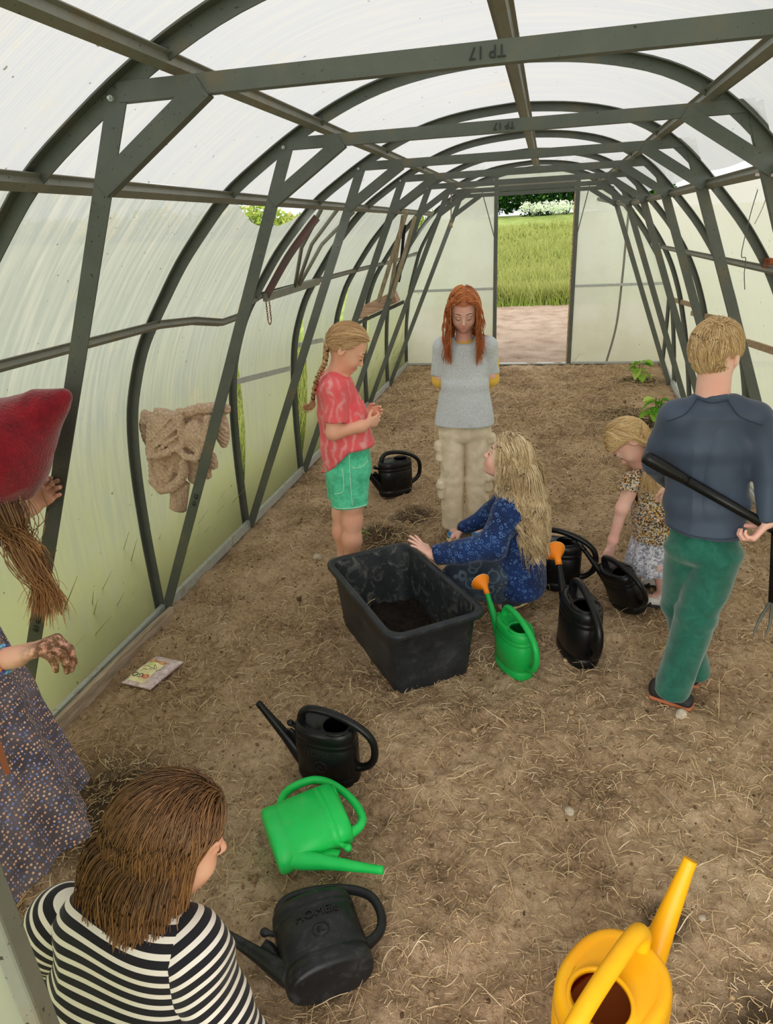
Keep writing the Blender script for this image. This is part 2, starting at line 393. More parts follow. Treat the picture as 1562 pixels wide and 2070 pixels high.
# plastics
def plastic(name, c, c2, rough=.38, dust=None, sc=7):
    t = NT(name); v = t.coord(); n = t.noise(v, sc, 5, .65); col = t.ramp(n, [(.35, c), (.65, c2)])
    if dust: col = t.mix(t.math('MULTIPLY', t.math('SUBTRACT', t.noise(v, 16, 6, .75, 1.0), .52, True), dust[1], True), col, dust[0])
    return t.pbr(col, rough, t.bump(t.noise(v, 120, 3), .06, .002), spec=.32)
MT['black'] = plastic('black_plastic', (.0035, .0035, .004), (.007, .007, .008), .34, (s2l(70, 70, 70), .25))
MT['blackdusty'] = plastic('dusty_black_plastic', (.009, .0095, .011), (.018, .019, .021), .36, (s2l(96, 98, 102), .9))
MT['hole'] = mat('inside_dark', (.008, .008, .008), rough=.8)
MT['green'] = plastic('green_plastic', s2r(18, 158, 66), s2r(34, 178, 84), .36)
MT['greenbright'] = plastic('bright_green_plastic', s2r(16, 192, 80), s2r(42, 206, 98), .4, (s2l(140, 130, 90), .4))
MT['orange'] = plastic('orange_plastic', s2l(246, 130, 22), s2l(255, 144, 32), .4)
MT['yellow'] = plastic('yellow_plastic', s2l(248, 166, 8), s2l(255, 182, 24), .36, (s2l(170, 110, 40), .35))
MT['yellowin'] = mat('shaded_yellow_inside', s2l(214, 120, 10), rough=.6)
MT['water'] = NT('water').pbr((.55, .2, .05), .03, spec=.6)
MT['tub'] = plastic('grey_black_tub', s2r(30, 33, 38), s2r(46, 50, 56), .45, (s2r(140, 138, 134), .8))
MT['tubin'] = plastic('dusty_tub_inside', s2r(36, 39, 43), s2r(56, 59, 63), .5, (s2r(190, 186, 176), 1.9), 5)
# skin, hair, cloth
def skin(name, c, red, mud=None):
    t = NT(name); v = t.coord(); n = t.noise(v, 14, 3); col = t.ramp(n, [(.3, c), (.75, red)])
    if mud is not None:
        f = t.math('MULTIPLY', t.attr('mud'), t.math('MULTIPLY', t.math('SUBTRACT', t.noise(v, 70, 4, .7), .36, True), 6.0, True), True)
        col = t.mix(f, col, mud)
    return t.pbr(col, .5, t.bump(t.noise(v, 220, 2), .08, .002), sss=.12, spec=.35, **{'Subsurface Radius': (.012, .004, .002)})
MT['skin'] = skin('skin', s2l(226, 178, 152), s2l(212, 150, 126))
MT['skinpale'] = skin('pale_skin', s2l(232, 190, 174), s2l(216, 158, 144))
MT['skinmud'] = skin('muddy_skin', s2l(226, 180, 158), s2l(210, 146, 126), s2l(96, 66, 44))
MT['lips'] = mat('lips', s2l(196, 116, 108), rough=.45)
MT['lash'] = mat('lash', s2l(70, 46, 34), rough=.7)
MT['eye'] = mat('eye_white', s2l(225, 222, 216), rough=.2)
def hair(name, stops, tip=None):
    t = NT(name); c = t.ramp(t.attr('rnd'), stops)
    if tip: c = t.mix(t.math('MULTIPLY', t.math('POWER', t.attr('t'), 1.5), .75), c, tip)
    return t.pbr(c, .42, spec=.45, **{'Anisotropic': .4})
MT['hair_pink'] = hair('dark_blond_hair', [(0, s2l(112, 84, 58)), (.5, s2l(158, 124, 88)), (1, s2l(214, 184, 142))])
MT['hair_red'] = hair('red_hair', [(0, s2r(132, 66, 32)), (.5, s2r(204, 116, 62)), (1, s2r(255, 190, 124))])
MT['hair_squat'] = hair('blond_hair', [(0, s2r(124, 100, 70)), (.42, s2r(206, 176, 132)), (1, s2r(255, 240, 204))])
MT['hair_dress'] = hair('golden_hair', [(0, s2r(168, 130, 84)), (.5, s2r(232, 196, 142)), (1, s2r(255, 236, 190))])
MT['hair_boy'] = hair('short_blond_hair', [(0, s2r(168, 134, 92)), (.5, s2r(228, 192, 142)), (1, s2r(255, 236, 194))])
MT['hair_brown'] = hair('brown_hair', [(0, s2r(74, 52, 34)), (.55, s2r(122, 86, 56)), (1, s2r(190, 138, 88))], s2r(196, 136, 80))
def cloth(name, col_fn, rough=.85, weave=None, fold=None, **kw):
    t = NT(name); v = t.coord(); col = col_fn(t, v) if callable(col_fn) else col_fn
    nm = t.bump(t.noise(v, weave[0], 2), weave[1], .003) if weave else None
    kw.setdefault('spec', .2); kw.setdefault('sheen', .15)
    return t.pbr(col, rough, nm, **kw)
def tiedye(t, v):
    w = t.noise(v, 7, 3, .6, 1.2); r = t.new('ShaderNodeTexWave', Vector=v, Scale=7.0, Distortion=9.0, Detail=3.0, **{'Detail__Scale': 1.6}).outputs['Fac']
    f = t.math('MULTIPLY', t.math('POWER', r, 3.0), t.math('MULTIPLY', t.math('SUBTRACT', w, .36, True), 4.0, True), True)
    return t.mix(t.math('MULTIPLY', f, .85), t.ramp(w, [(.3, s2l(222, 84, 92)), (.7, s2l(236, 108, 112))]), s2l(240, 178, 178))
MT['tiedye'] = cloth('pink_tie_dye_cotton', tiedye, .85, (500, .15))
def rings(dark, mid, light, sc=46, thr=.30):
    def f(t, v):
        vo = t.new('ShaderNodeTexVoronoi', Vector=v, Scale=sc, Randomness=1.0); d = vo.outputs['Distance']
        a = t.math('LESS_THAN', t.math('ABSOLUTE', t.math('SUBTRACT', d, thr)), .055)
        b = t.math('LESS_THAN', t.new('ShaderNodeTexVoronoi', Vector=v, Scale=sc*1.9).outputs['Distance'], .20)
        base = t.ramp(t.noise(v, 9, 3), [(.35, dark), (.65, mid)])
        return t.mix(t.math('MULTIPLY', t.math('MAXIMUM', a, b), t.math('MULTIPLY', t.noise(v, 20, 2), 1.25), True), base, light)
    return f
MT['bluejacket'] = cloth('navy_printed_cotton', rings(s2r(22, 38, 78), s2r(30, 56, 110), s2r(98, 136, 196)), .85, (420, .2))
MT['jeans'] = cloth('dark_printed_denim', rings(s2r(44, 54, 68), s2r(64, 76, 92), s2r(100, 114, 128), 15, .40), .85, (600, .2))
def floral(t, v):
    vo = t.new('ShaderNodeTexVoronoi', Vector=v, Scale=185.0).outputs['Color']; x = t.xyz(vo)
    return t.ramp(x[0], [(0, s2l(52, 42, 34)), (.24, s2r(206, 198, 182)), (.44, s2r(196, 150, 66)), (.58, s2r(122, 98, 68)), (.70, s2r(176, 116, 74)), (.80, s2r(214, 206, 196)), (.92, s2l(90, 96, 92))], 'CONSTANT')
MT['floral'] = cloth('small_floral_cotton', floral, .85, (500, .2))
def ruff(t, v):
    return t.ramp(t.noise(v, 62, 4, .7, 1.5), [(.40, s2l(92, 92, 104)), (.48, s2l(140, 140, 152)), (.56, s2l(222, 222, 230))])
MT['ruffle'] = cloth('grey_white_print', ruff, .85, (500, .2))
def stripes(t, v):
    x = t.math('FRACT', t.attr('st')); return t.mix(t.math('LESS_THAN', x, .40), s2l(24, 22, 27), s2l(226, 216, 208))
MT['stripes'] = cloth('black_white_stripes', stripes, .85, (900, .25))
def dots(t, v):
    base = t.ramp(t.noise(v, 14, 3), [(.35, s2l(64, 58, 68)), (.65, s2l(92, 84, 94))])
    vo = t.new('ShaderNodeTexVoronoi', Vector=v, Scale=125.0, Randomness=.35); d = t.math('LESS_THAN', vo.outputs['Distance'], .34)
    c = t.ramp(t.xyz(vo.outputs['Color'])[0], [(0, s2l(196, 148, 122)), (.45, s2l(112, 118, 168)), (.75, s2l(190, 160, 140))], 'CONSTANT')
    return t.mix(d, base, c)
MT['dots'] = cloth('dark_dotted_cotton', dots, .85, (600, .2))
MT['greyknit'] = cloth('pale_grey_knit', lambda t, v: t.ramp(t.noise(v, 150, 3, .6), [(.3, s2l(146, 150, 154)), (.7, s2l(172, 176, 180))]), .95, (330, .55))
MT['yellowcotton'] = cloth('yellow_cotton', s2l(214, 172, 70), .85)
MT['sandpants'] = cloth('sand_twill', lambda t, v: t.ramp(t.noise(v, 18, 4), [(.35, s2l(170, 156, 134)), (.65, s2l(194, 182, 162))]), .9, (700, .2))
MT['mintdenim'] = cloth('mint_green_denim', lambda t, v: t.ramp(t.noise(v, 26, 5, .7), [(.32, s2l(48, 140, 108)), (.66, s2l(84, 178, 142))]), .9, (700, .2))
MT['seam'] = cloth('pale_seam', s2l(168, 206, 180), .9)
MT['navyjersey'] = cloth('slate_blue_jersey', lambda t, v: t.ramp(t.noise(v, 7, 3), [(.35, s2r(56, 67, 86)), (.65, s2r(66, 78, 99))]), .55, (900, .08), spec=.35)
MT['navyseam'] = cloth('dark_blue_seam', s2r(44, 58, 72), .8)
MT['cord'] = cloth('bottle_green_corduroy', lambda t, v: t.ramp(t.noise(v, 16, 5, .7, .6), [(.34, s2r(22, 84, 70)), (.5, s2r(28, 96, 81)), (.72, s2r(44, 114, 97))]), .8, (500, .25), sheen=.4)
MT['redfelt'] = cloth('red_felt', lambda t, v: t.ramp(t.noise(v, 34, 6, .8), [(.3, s2r(104, 8, 26)), (.6, s2r(146, 16, 36)), (.8, s2r(178, 38, 56))]), .95, (160, .9), sheen=.5)
MT['knitbeige'] = cloth('beige_cable_knit', lambda t, v: t.ramp(t.noise(v, 110, 3, .6), [(.3, s2l(140, 116, 98)), (.65, s2l(176, 152, 132))]), .95, (210, 1.0))
MT['olive'] = cloth('olive_cotton', s2r(92, 106, 84), .9)
MT['sock'] = cloth('white_sock', lambda t, v: t.ramp(t.noise(v, 30, 3), [(.35, s2l(178, 176, 172)), (.65, s2l(212, 210, 206))]), .95, (400, .3))
MT['blackcloth'] = cloth('black_cotton', s2r(28, 28, 32), .9)
MT['shoeblue'] = cloth('blue_trainer', lambda t, v: t.ramp(t.math('FRACT', t.math('MULTIPLY', t.xyz(v)[2], 55.0)), [(.0, s2l(28, 76, 128)), (.6, s2l(40, 96, 150)), (.8, s2l(140, 180, 200))]), .7)
MT['solegreen'] = mat('lime_sole', s2l(150, 178, 84), rough=.7)
MT['solebrown'] = mat('gum_sole', s2l(142, 82, 52), rough=.7)
MT['soletan'] = mat('worn_pale_sole', s2l(196, 172, 128), s2l(150, 124, 88), 60, .8)
MT['shoedark'] = mat('dark_shoe', s2r(38, 36, 38), rough=.7)
# wood, stone, small things
def wood(name, a, b, ax=(2, 30, 30)):
    t = NT(name); v = t.coord('Object', ax); n = t.noise(v, 3, 5, .65, .4)
    return t.pbr(t.ramp(n, [(.35, a), (.65, b)]), .85, t.bump(n, .4, .006))
MT['wood'] = wood('weathered_wood', s2l(110, 90, 68), s2l(160, 138, 110))
MT['batten'] = wood('pale_batten', s2r(128, 112, 90), s2r(176, 160, 134), (30, 30, 2))
MT['redwood'] = wood('reddish_timber', s2l(122, 94, 78), s2l(168, 138, 118))
MT['board'] = wood('grey_board', s2l(112, 98, 84), s2l(150, 136, 120), (20, 2, 20))
MT['stone'] = mat('fieldstone', s2l(128, 118, 104), s2l(170, 158, 142), 25, .9, (60, .5))
MT['packet'] = mat('crinkled_packet', s2l(150, 132, 134), s2l(196, 180, 180), 60, .35, (50, .9, .01))
MT['label'] = mat('packet_label', s2l(226, 220, 178), s2l(214, 206, 160), 30, .5)
MT['labelgreen'] = mat('label_green', s2l(150, 180, 84)); MT['labelred'] = mat('label_red', s2l(178, 62, 52)); MT['labelink'] = mat('label_ink', s2l(40, 40, 34))
MT['beans'] = mat('seed_picture', s2l(206, 160, 116), s2l(116, 66, 48), 120, .5)
# ------------------------------------------------------------------ the setting: soil floor, polytunnel shell
FY = [1.454+k for k in range(7)]; YE = 8.67; Y0 = -.45
WET = [(-.72, 3.42, .19), (-1.16, 1.36, .22), (.50, 1.27, .06), (.72, 1.02, .16), (1.17, 7.62, .26), (1.07, 5.9, .26), (.95, 6.2, .3), (-.6, 3.75, .16)]
def soil_h(x, y):
    P = np.stack([x, y, 0*x], -1)
    h = .026*(vnoise(P, 3.1, 1, 2)-.5)+.034*(vnoise(P, 11, 2, 2)-.5)+.024*(vnoise(P, 34, 3, 2)-.5)
    r = 1-np.abs(vnoise(P, 19, 6)*2-1); h = h+.010*(r-.6)
    for wx, wy, wr in ((1.17, 7.62, .22), (-.72, 3.42, .13)):
        d = np.hypot(x-wx, y-wy)/wr; h = h-.035*np.exp(-d*d*2)+.02*np.exp(-(d-1)**2*8)
    return h-.008
def grid_mesh(name, xs, ys, zfn, m, attrs=None):
    X, Y = np.meshgrid(xs, ys, indexing='ij'); Z = zfn(X, Y); V = np.stack([X, Y, Z], -1).reshape(-1, 3)
    nx, ny = len(xs), len(ys); i, j = np.meshgrid(np.arange(nx-1), np.arange(ny-1), indexing='ij'); b = i*ny+j
    Q = np.stack([b, b+ny, b+ny+1, b+1], -1).reshape(-1, 4)
    return mesh_np(name, V, Q, m, None, True, attrs(X.ravel(), Y.ravel()) if attrs else None)
# soil material with damp patches (an attribute of the ground itself)
def _soilmat():
    t = NT('soil_floor'); v = t.coord(); a = t.noise(v, 2.2, 5, .65); b = t.noise(v, 60, 5, .7); d = t.noise(v, 270, 3, .7); w = t.attr('wet')
    f = t.math('ADD', t.math('MULTIPLY', a, .62), t.math('MULTIPLY', b, .38))
    c = t.ramp(f, [(.37, s2l(98, 78, 58)), (.48, s2l(147, 123, 98)), (.62, s2l(178, 155, 128))])
    c = t.mix(t.math('MULTIPLY', t.math('SUBTRACT', d, .56, True), 1.9, True), c, s2l(210, 190, 160))
    c = t.mix(t.math('MULTIPLY', t.math('SUBTRACT', .46, d, True), 2.2, True), c, s2l(76, 60, 46))
    wn = t.math('MULTIPLY', w, t.math('ADD', .4, t.math('MULTIPLY', t.noise(v, 24, 4, .7), 1.3)), True)
    c = t.mix(t.math('MULTIPLY', t.math('SUBTRACT', wn, .22, True), 1.15, True), c, s2l(50, 39, 29))
    h = t.math('ADD', t.math('MULTIPLY', b, 1.0), t.math('MULTIPLY', d, .5))
    return t.pbr(c, .95, t.bump(h, 1.0, .014), spec=.1)
def wetattr(x, y):
    w = np.zeros_like(x)
    for wx, wy, wr in WET: w = np.maximum(w, np.clip(1.5-np.hypot(x-wx, y-wy)/wr, 0, 1))
    return {'wet': w}
xs = np.arange(-1.66, 1.665, .0095); ys = [Y0-.1]
while ys[-1] < YE+.02: ys.append(ys[-1]+.0075+.0022*max(ys[-1], 0))
tag(grid_mesh('floor', xs, np.array(ys), soil_h, _soilmat(), wetattr), 'bare dry brown soil floor of the greenhouse', 'floor', kind='structure')
# outside: gravelly yard behind the back door, meadow rising slowly to a hedge
def field_h(x, y):
    r = np.hypot(x, y); return 2.4*np.clip((r-17)/45, 0, 1)**1.3-.05
gx = np.concatenate([-np.geomspace(120, 1.7, 40), [-1.64], np.linspace(-1.5, 1.5, 8), [1.64], np.geomspace(1.7, 120, 40)])
gy = np.concatenate([[-60, -20, -8, -3, -1], np.linspace(0, YE, 12), np.linspace(YE+.6, 16, 10), np.geomspace(17, 130, 40)])
def out_h(x, y):
    inside = (np.abs(x) < 1.63) & (y < YE+.3) & (y > -1.5)
    return np.where(inside, -.12, field_h(x, y))
tag(grid_mesh('ground', gx, gy, out_h, MT['lawn']), 'green meadow ground around the greenhouse', 'ground', kind='structure')
yx = np.linspace(-2.4, 3.0, 200); yy = np.linspace(YE-.02, 15.35, 240)
tag(grid_mesh('path', yx, yy, lambda x, y: .05*(vnoise(np.stack([x, y, 0*x], -1), 6, 4, 3)-.5)+.012, MT['yard']), 'pale stony yard outside the back doorway', 'path', kind='structure')
# ---- arch profiles, foot to ridge (half width, height)
LP = [(1.558, 0), (1.557, .387), (1.546, .65), (1.53, .83), (1.5, 1.0), (1.404, 1.24), (1.32, 1.354), (1.176, 1.547), (.964, 1.762), (.725, 1.907), (.61, 1.965), (.474, 2.022), (.34, 2.058), (.2, 2.078), (0, 2.09)]
RP = [(1.46, 0), (1.405, .36), (1.345, .68), (1.265, 1.0), (1.185, 1.22), (1.1, 1.39), (.975, 1.575), (.815, 1.757), (.70, 1.875), (.60, 1.955), (.47, 2.02), (.34, 2.055), (.2, 2.078), (0, 2.09)]
EL = [(1.58, 0), (1.575, .3), (1.56, .55), (1.5, .95), (1.36, 1.40), (1.11, 1.79), (.82, 2.0), (.6, 2.1), (.3, 2.17), (0, 2.19)]
ER = [(1.54, 0), (1.54, .5), (1.53, .88), (1.41, 1.14), (1.19, 1.49), (.9, 1.84), (.7, 2.0), (.5, 2.1), (.25, 2.17), (0, 2.19)]
def resamp(p, n):
    p = np.array(p, float); d = np.concatenate([[0], np.cumsum(np.linalg.norm(np.diff(p, axis=0), axis=1))]); t = np.linspace(0, d[-1], n)
    q = np.stack([np.interp(t, d, p[:, 0]), np.interp(t, d, p[:, 1])], 1)
    for _ in range(3): q[1:-1] = .25*q[:-2]+.5*q[1:-1]+.25*q[2:]
    return q
NP = 61
_pl, _pr, _el, _er = (resamp(p, NP) for p in (LP, RP, EL, ER))
def prof(side, y):
    t = min(max((y-7.0)/1.67, 0), 1); a, b = (_pl, _el) if side < 0 else (_pr, _er); q = a+(b-a)*t
    return np.stack([side*q[:, 0], q[:, 1]], 1)
def outward(side, q):
    T = np.gradient(q, axis=0); T /= np.linalg.norm(T, axis=1)[:, None]; n = np.stack([-T[:, 1], T[:, 0]], 1)
    return n if side < 0 else -n
def full_arch(y):
    return np.concatenate([prof(-1, y), prof(1, y)[::-1][1:]])
# ---- polycarbonate sheets, one per bay and face
def sheet(name, side, ya, yb, z0, z1, m, label, gap=None, top=None, bulge=0, seed=0):
    ny = 26; q0 = prof(side, .5*(ya+yb)); sel = np.where((q0[:, 1] >= z0-1e-6) & (q0[:, 1] <= z1+1e-6))[0]; nz = len(sel)
    V = []
    for j, u in enumerate(np.linspace(0, 1, ny)):
        for i, k in enumerate(sel):
            w = i/(nz-1); zz = q0[k, 1]
            y = ya+(yb-ya)*u
            if gap is not None: y = ya+gap(zz)+(yb-ya-gap(zz))*u
            q = prof(side, y); n = outward(side, q)
            kk = k
            p = q[kk]+n[kk]*(.022+.012*(vnoise(np.array([[y*2.1, zz*2.3, seed]]), 1, 5)[0]-.5)-bulge*math.sin(math.pi*u)*math.sin(math.pi*w))
            if top is not None:
                s = top(u)*max(w-.5, 0)*2                      # slack top edge slides down the arch
                k2 = max(kk-s*nz, sel[0]); ka = int(k2); fr = k2-ka; kb = min(ka+1, NP-1)
                p = (q[ka]*(1-fr)+q[kb]*fr)+n[ka]*.02-np.array([side*.0, 0])
            V.append((p[0], y, p[1]))
    i, j = np.meshgrid(np.arange(ny-1), np.arange(nz-1), indexing='ij'); b = i*nz+j
    Q = np.stack([b, b+nz, b+nz+1, b+1], -1).reshape(-1, 4)
    if side > 0: Q = Q[:, ::-1]
    return tag(mesh_np(name, np.array(V), Q, m), label, 'panel', kind='structure')
bays = [(Y0, FY[0])]+[(FY[k], FY[k+1]) for k in range(6)]+[(FY[6], YE)]
ordn = ['nearest', 'second', 'third', 'fourth', 'fifth', 'sixth', 'seventh', 'last']
def bump1(c, w, a): return lambda z: a*max(0, 1-((z-c)/w)**2)
GAPS = {2: bump1(.30, .30, .05), 3: bump1(.62, .50, .17), 4: bump1(.62, .62, .34), 5: bump1(.95, .55, .26), 6: bump1(.7, .6, .22)}
for b, (ya, yb) in enumerate(bays):
    g = GAPS.get(b)
    sheet('wall_left', -1, ya, yb, 0, 1.765, MT['poly_left'], ordn[b]+' milky sheet of the left greenhouse wall, counted from the front', g,
          (lambda u: .075*math.sin(math.pi*.5*min(max((u-.02)/.6, 0), 1))**1.5*(1-.55*max(0, (u-.75)/.25)**2)) if b == 2 else ((lambda u: .14*u) if b == 6 else None), .03 if b == 2 else 0, b)
    sheet('wall_right', 1, ya, yb, 0, 1.765, MT['poly_right'], ordn[b]+' dusty cream-tinted sheet of the right greenhouse wall, counted from the front', None, None, 0, b+20)
for b, (ya, yb) in enumerate(bays):
    V = []; ny = 20
    a0 = full_arch(1.0); k0 = [i for i in range(len(a0)) if a0[i, 1] >= 1.745]
    for y in np.linspace(ya, yb, ny):
        q = full_arch(y); T = np.gradient(q, axis=0); T /= np.linalg.norm(T, axis=1)[:, None]; n = np.stack([-T[:, 1], T[:, 0]], 1)
        for k in k0: p = q[k]+n[k]*.026; V.append((p[0], y, p[1]+.006*math.sin(y*5+k*.1)))
    nz = len(k0); i, j = np.meshgrid(np.arange(ny-1), np.arange(nz-1), indexing='ij'); c = i*nz+j
    tag(mesh_np('ceiling', np.array(V), np.stack([c, c+nz, c+nz+1, c+1], -1).reshape(-1, 4), MT['poly_roof']), ordn[b]+' curved roof sheet, counted from the front', 'panel', kind='structure')
# ---- bottom rails and boards along both sides
for side, nm in ((-1, 'baseboard_left'), (1, 'baseboard_right')):
    x = 1.552 if side < 0 else 1.448; xb = 1.58 if side < 0 else 1.54
    mb = MB()
    for d, zz in ((0, .03),):
        mb.sweep([(side*(x-.004), Y0, zz), (side*(x-.004), 7.0, zz), (side*(xb-.01), YE, zz)], [(-.022, -.028), (.012, -.028), (.012, .022), (-.010, .022), (-.010, .010), (-.022, .004)], (0, 0, 1))
    tag(mb.build(nm, MT['zinc']), ('left' if side < 0 else 'right')+' steel bottom rail where the wall meets the soil', 'rail', kind='structure')
mb = MB(); mb.sweep([(-1.522, 1.0, .012), (-1.516, 2.1, .014), (-1.508, 2.45, .008)], [(-.011, -.06), (.011, -.06), (.014, .036), (-.009, .036)], (0, 0, 1))
tag(mb.build('wooden_board', MT['board'], bevel=.003), 'grey brown board set on edge along the left rail, half buried', 'board')
# ---- steel frames
def Lbar(mb, a, b, w, up, t=.004, fl=.026):
    """angle section: visible web of width w facing the camera, flange going away from it"""
    h = w/2
    return mb.sweep([a, b], [(-h, 0), (h, 0), (h, t), (-h+t, t), (-h+t, fl), (-h, fl)], up)
def textmesh(txt, size, m, parent, M, name='stamped_text', depth=.0008):
    cu = bpy.data.curves.new('t', 'FONT'); cu.body = txt; cu.size = size; cu.align_x = 'CENTER'; cu.align_y = 'CENTER'; cu.extrude = depth
    o = bpy.data.objects.new('t', cu); COL.objects.link(o); dg = bpy.context.evaluated_depsgraph_get()
    me = bpy.data.meshes.new_from_object(o.evaluated_get(dg)); bpy.data.objects.remove(o); me.transform(M); me.materials.clear()
    return link(name, me, m, parent)
def MX(x, y, z, loc):   # columns x, y, z axes
    return Matrix(((x[0], y[0], z[0], loc[0]), (x[1], y[1], z[1], loc[1]), (x[2], y[2], z[2], loc[2]), (0, 0, 0, 1)))
fl_ = ['nearest steel frame, its long crossbar stamped TP 17 upside down', 'second steel frame from the front, beige sweater beside its left post', 'third steel frame from the front, its left post crossing the sheet below the vent',
       'fourth steel frame from the front, behind the girl in pink', 'fifth steel frame from the front', 'sixth steel frame from the front', 'seventh and farthest steel frame, just before the end wall']
for k, y in enumerate(FY):
    fr = thing('steel_frame', fl_[k], 'frame', (0, y, 0), 0, 'arched steel frames of the greenhouse')
    q = full_arch(y); mb = MB(); T = np.gradient(q, axis=0); T /= np.linalg.norm(T, axis=1)[:, None]; n = np.stack([-T[:, 1], 0*T[:, 0], T[:, 0]], 1)
    path = np.stack([q[:, 0], 0*q[:, 0], q[:, 1]], 1)
    # web in the frame plane (depth .036), flange outside
    mb.sweep(path, [(0, -.018), (.004, -.018), (.004, .014), (.03, .014), (.03, .018), (0, .018)], n)
    mb.build('arch', MT['steel'], fr)
    for s in (-1, 1):
        T_, F_ = V3(s*.7185, -.006, 1.91), V3(s*(1.545 if s < 0 else 1.44), -.006, .0)
        pb = MB(); Lbar(pb, T_, F_, .044, (0, 1, 0)); p = pb.build('post', MT['steel'], fr)
        if k < 2 and s < 0:
            d = nrm(F_-T_); zz = nrm(np.cross(d, (0, -1, 0))); yv = nrm(np.cross((0, -1, 0), d))
            textmesh('TP 19', .026, MT['stamp'], p, MX(d, yv, (0, -1, 0), T_+(F_-T_)*.69+V3(0, -.003, 0)))
        J, Cc = V3(s*.797, -.012, 1.732), V3(s*.53, -.012, 1.90)
        bb = MB(); Lbar(bb, J, Cc, .042, (0, 1, 0)); bb.build('brace', MT['steel'], fr)
    cb = MB(); Lbar(cb, (-.72, -.008, 1.905), (.72, -.008, 1.905), .036, (0, 1, 0)); c = cb.build('crossbar', MT['steel'], fr)
    if k < 2: textmesh('TP 17', .028, MT['stamp'], c, MX((-1, 0, 0), (0, 0, -1), (0, -1, 0), (.03 if k == 0 else 0, -.0105, 1.906)))
    for s in (-1, 1):
        for (x_, z_) in ((.62, 1.945), (.95, 1.755), (.735, 1.895)):
            nt_ = MB(); nt_.tube([(s*x_, -.02, z_), (s*x_, -.014, z_), (s*x_, -.0139, z_), (s*x_, .0, z_)], [.0035, .0035, .006, .006], 8); nt_.build('bolt', MT['zinc'], fr)
# ---- purlins: shallow channels running the length of the house
def purlin(path, up, label, w=.05):
    h = w/2; mb = MB()
    mb.sweep(path, [(-h, 0), (-h+.010, 0), (-h+.014, -.016), (h-.014, -.016), (h-.010, 0), (h, 0), (h, .003), (-h, .003)], up)
    return tag(mb.build('purlin', MT['purlin']), label, 'beam', 'lengthwise purlins of the greenhouse')
def straight(x, z, zb=0, xb=0): return [(x, Y0, z), (x, 7.0, z), (x+xb, YE-.01, z+zb)]
purlin(straight(.028, 2.066, .1), (0, 0, 1), 'ridge purlin along the top of the roof', .056)
purlin(straight(-.612, 1.953, .12), (-.42, 0, .9), 'upper left purlin above the corner braces')
purlin(straight(.60, 1.945, .12), (.42, 0, .9), 'upper right purlin above the corner braces')
purlin(straight(-.958, 1.752, .1, -.18), (-.7, 0, .7), 'left purlin at the top of the milky wall sheets')
purlin(straight(.818, 1.738, .1, -.14), (.72, 0, .7), 'right purlin at the top of the dusty cream-tinted wall sheets')
purlin([(-1.326, Y0, 1.322), (-1.326, 2.454, 1.322), (-1.33, 2.75, 1.30), (-1.35, 3.05, 1.255), (-1.365, 3.25, 1.255), (-1.345, 3.42, 1.315), (-1.328, 3.5, 1.335), (-1.326, 5.4, 1.345), (-1.326, 7, 1.345), (-1.40, YE-.01, 1.36)], (-.8, 0, .6), 'lower left purlin, bent downwards before the open vent', .042)
purlin(straight(1.085, 1.385, .03, .2), (.85, 0, .55), 'lower right purlin along the dusty cream-tinted wall', .042)
# ---- back wall with doorway
def flat_sheet(name, pts, y, m, label):
    n = 14; V = []; Q = []
    P = np.array(pts, float); V = np.stack([P[:, 0], 0*P[:, 0]+y, P[:, 1]], 1)
    me = bpy.data.meshes.new(name); me.from_pydata([tuple(v) for v in V], [], [tuple(range(len(V)))]); me.update()
    return tag(link(name, me, m), label, 'panel', kind='structure')
eL, eR = prof(-1, YE), prof(1, YE)
def cutp(q, z0, z1, xin, s):
    k = [(p[0], p[1]) for p in q if z0 < p[1] < z1]
    xa = np.interp(z0, q[:, 1], q[:, 0]); xb = np.interp(z1, q[:, 1], q[:, 0])
    return [(xin, z0), (xa, z0)]+k+[(xb, z1), (xin, z1)]
for s, q, nm in ((-1, eL, 'left'), (1, eR, 'right')):
    flat_sheet('wall_back', cutp(q, .02, .905, s*.44, s)[::s], YE+.012, MT['poly_back'], 'lower %s sheet of the end wall beside the doorway' % nm)
    flat_sheet('wall_back', cutp(q, .925, 2.06, s*.44, s)[::s], YE+.012, MT['poly_back'], 'upper %s sheet of the end wall beside the doorway' % nm)
flat_sheet('wall_back', [(-.7, 2.06)]+[(p[0], p[1]) for p in eL if p[1] > 2.06]+[(p[0], p[1]) for p in eR[::-1] if p[1] > 2.06]+[(.6, 2.06)], YE+.012, MT['poly_back'], 'narrow sheet of the end wall over the doorway')
mb = MB(); q = full_arch(YE); T = np.gradient(q, axis=0); T /= np.linalg.norm(T, axis=1)[:, None]; n = np.stack([-T[:, 1], 0*T[:, 0], T[:, 0]], 1)
mb.sweep(np.stack([q[:, 0], 0*q[:, 0]+YE-.02, q[:, 1]], 1), [(0, -.02), (.004, -.02), (.004, .014), (.03, .014), (.03, .018), (0, .018)], n)
tag(mb.build('trim_1', MT['steel']), 'steel arch edging the end wall', 'frame', kind='structure')
df = thing('door_1', 'open doorway in the end wall with grey steel jambs', 'doorway', (0, YE, 0)); df['kind'] = 'structure'
for s in (-1, 1):
    mb = MB(); mb.box((s*.455-.022, -.03, 0), (s*.455+.022, .02, 2.16)); mb.build('jamb', MT['steel'], df, bevel=.003)
mb = MB(); mb.box((.418, -.02, 0), (.436, .03, 2.03)); mb.build('wooden_stop', MT['wood'], df)
mb = MB(); mb.box((-.433, -.03, 2.03), (.433, .02, 2.075)); mb.build('lintel', MT['purlin'], df, bevel=.003)
mb = MB(); mb.box((-.433, -.03, 0), (.433, .03, .015)); mb.build('sill', MT['zinc'], df)
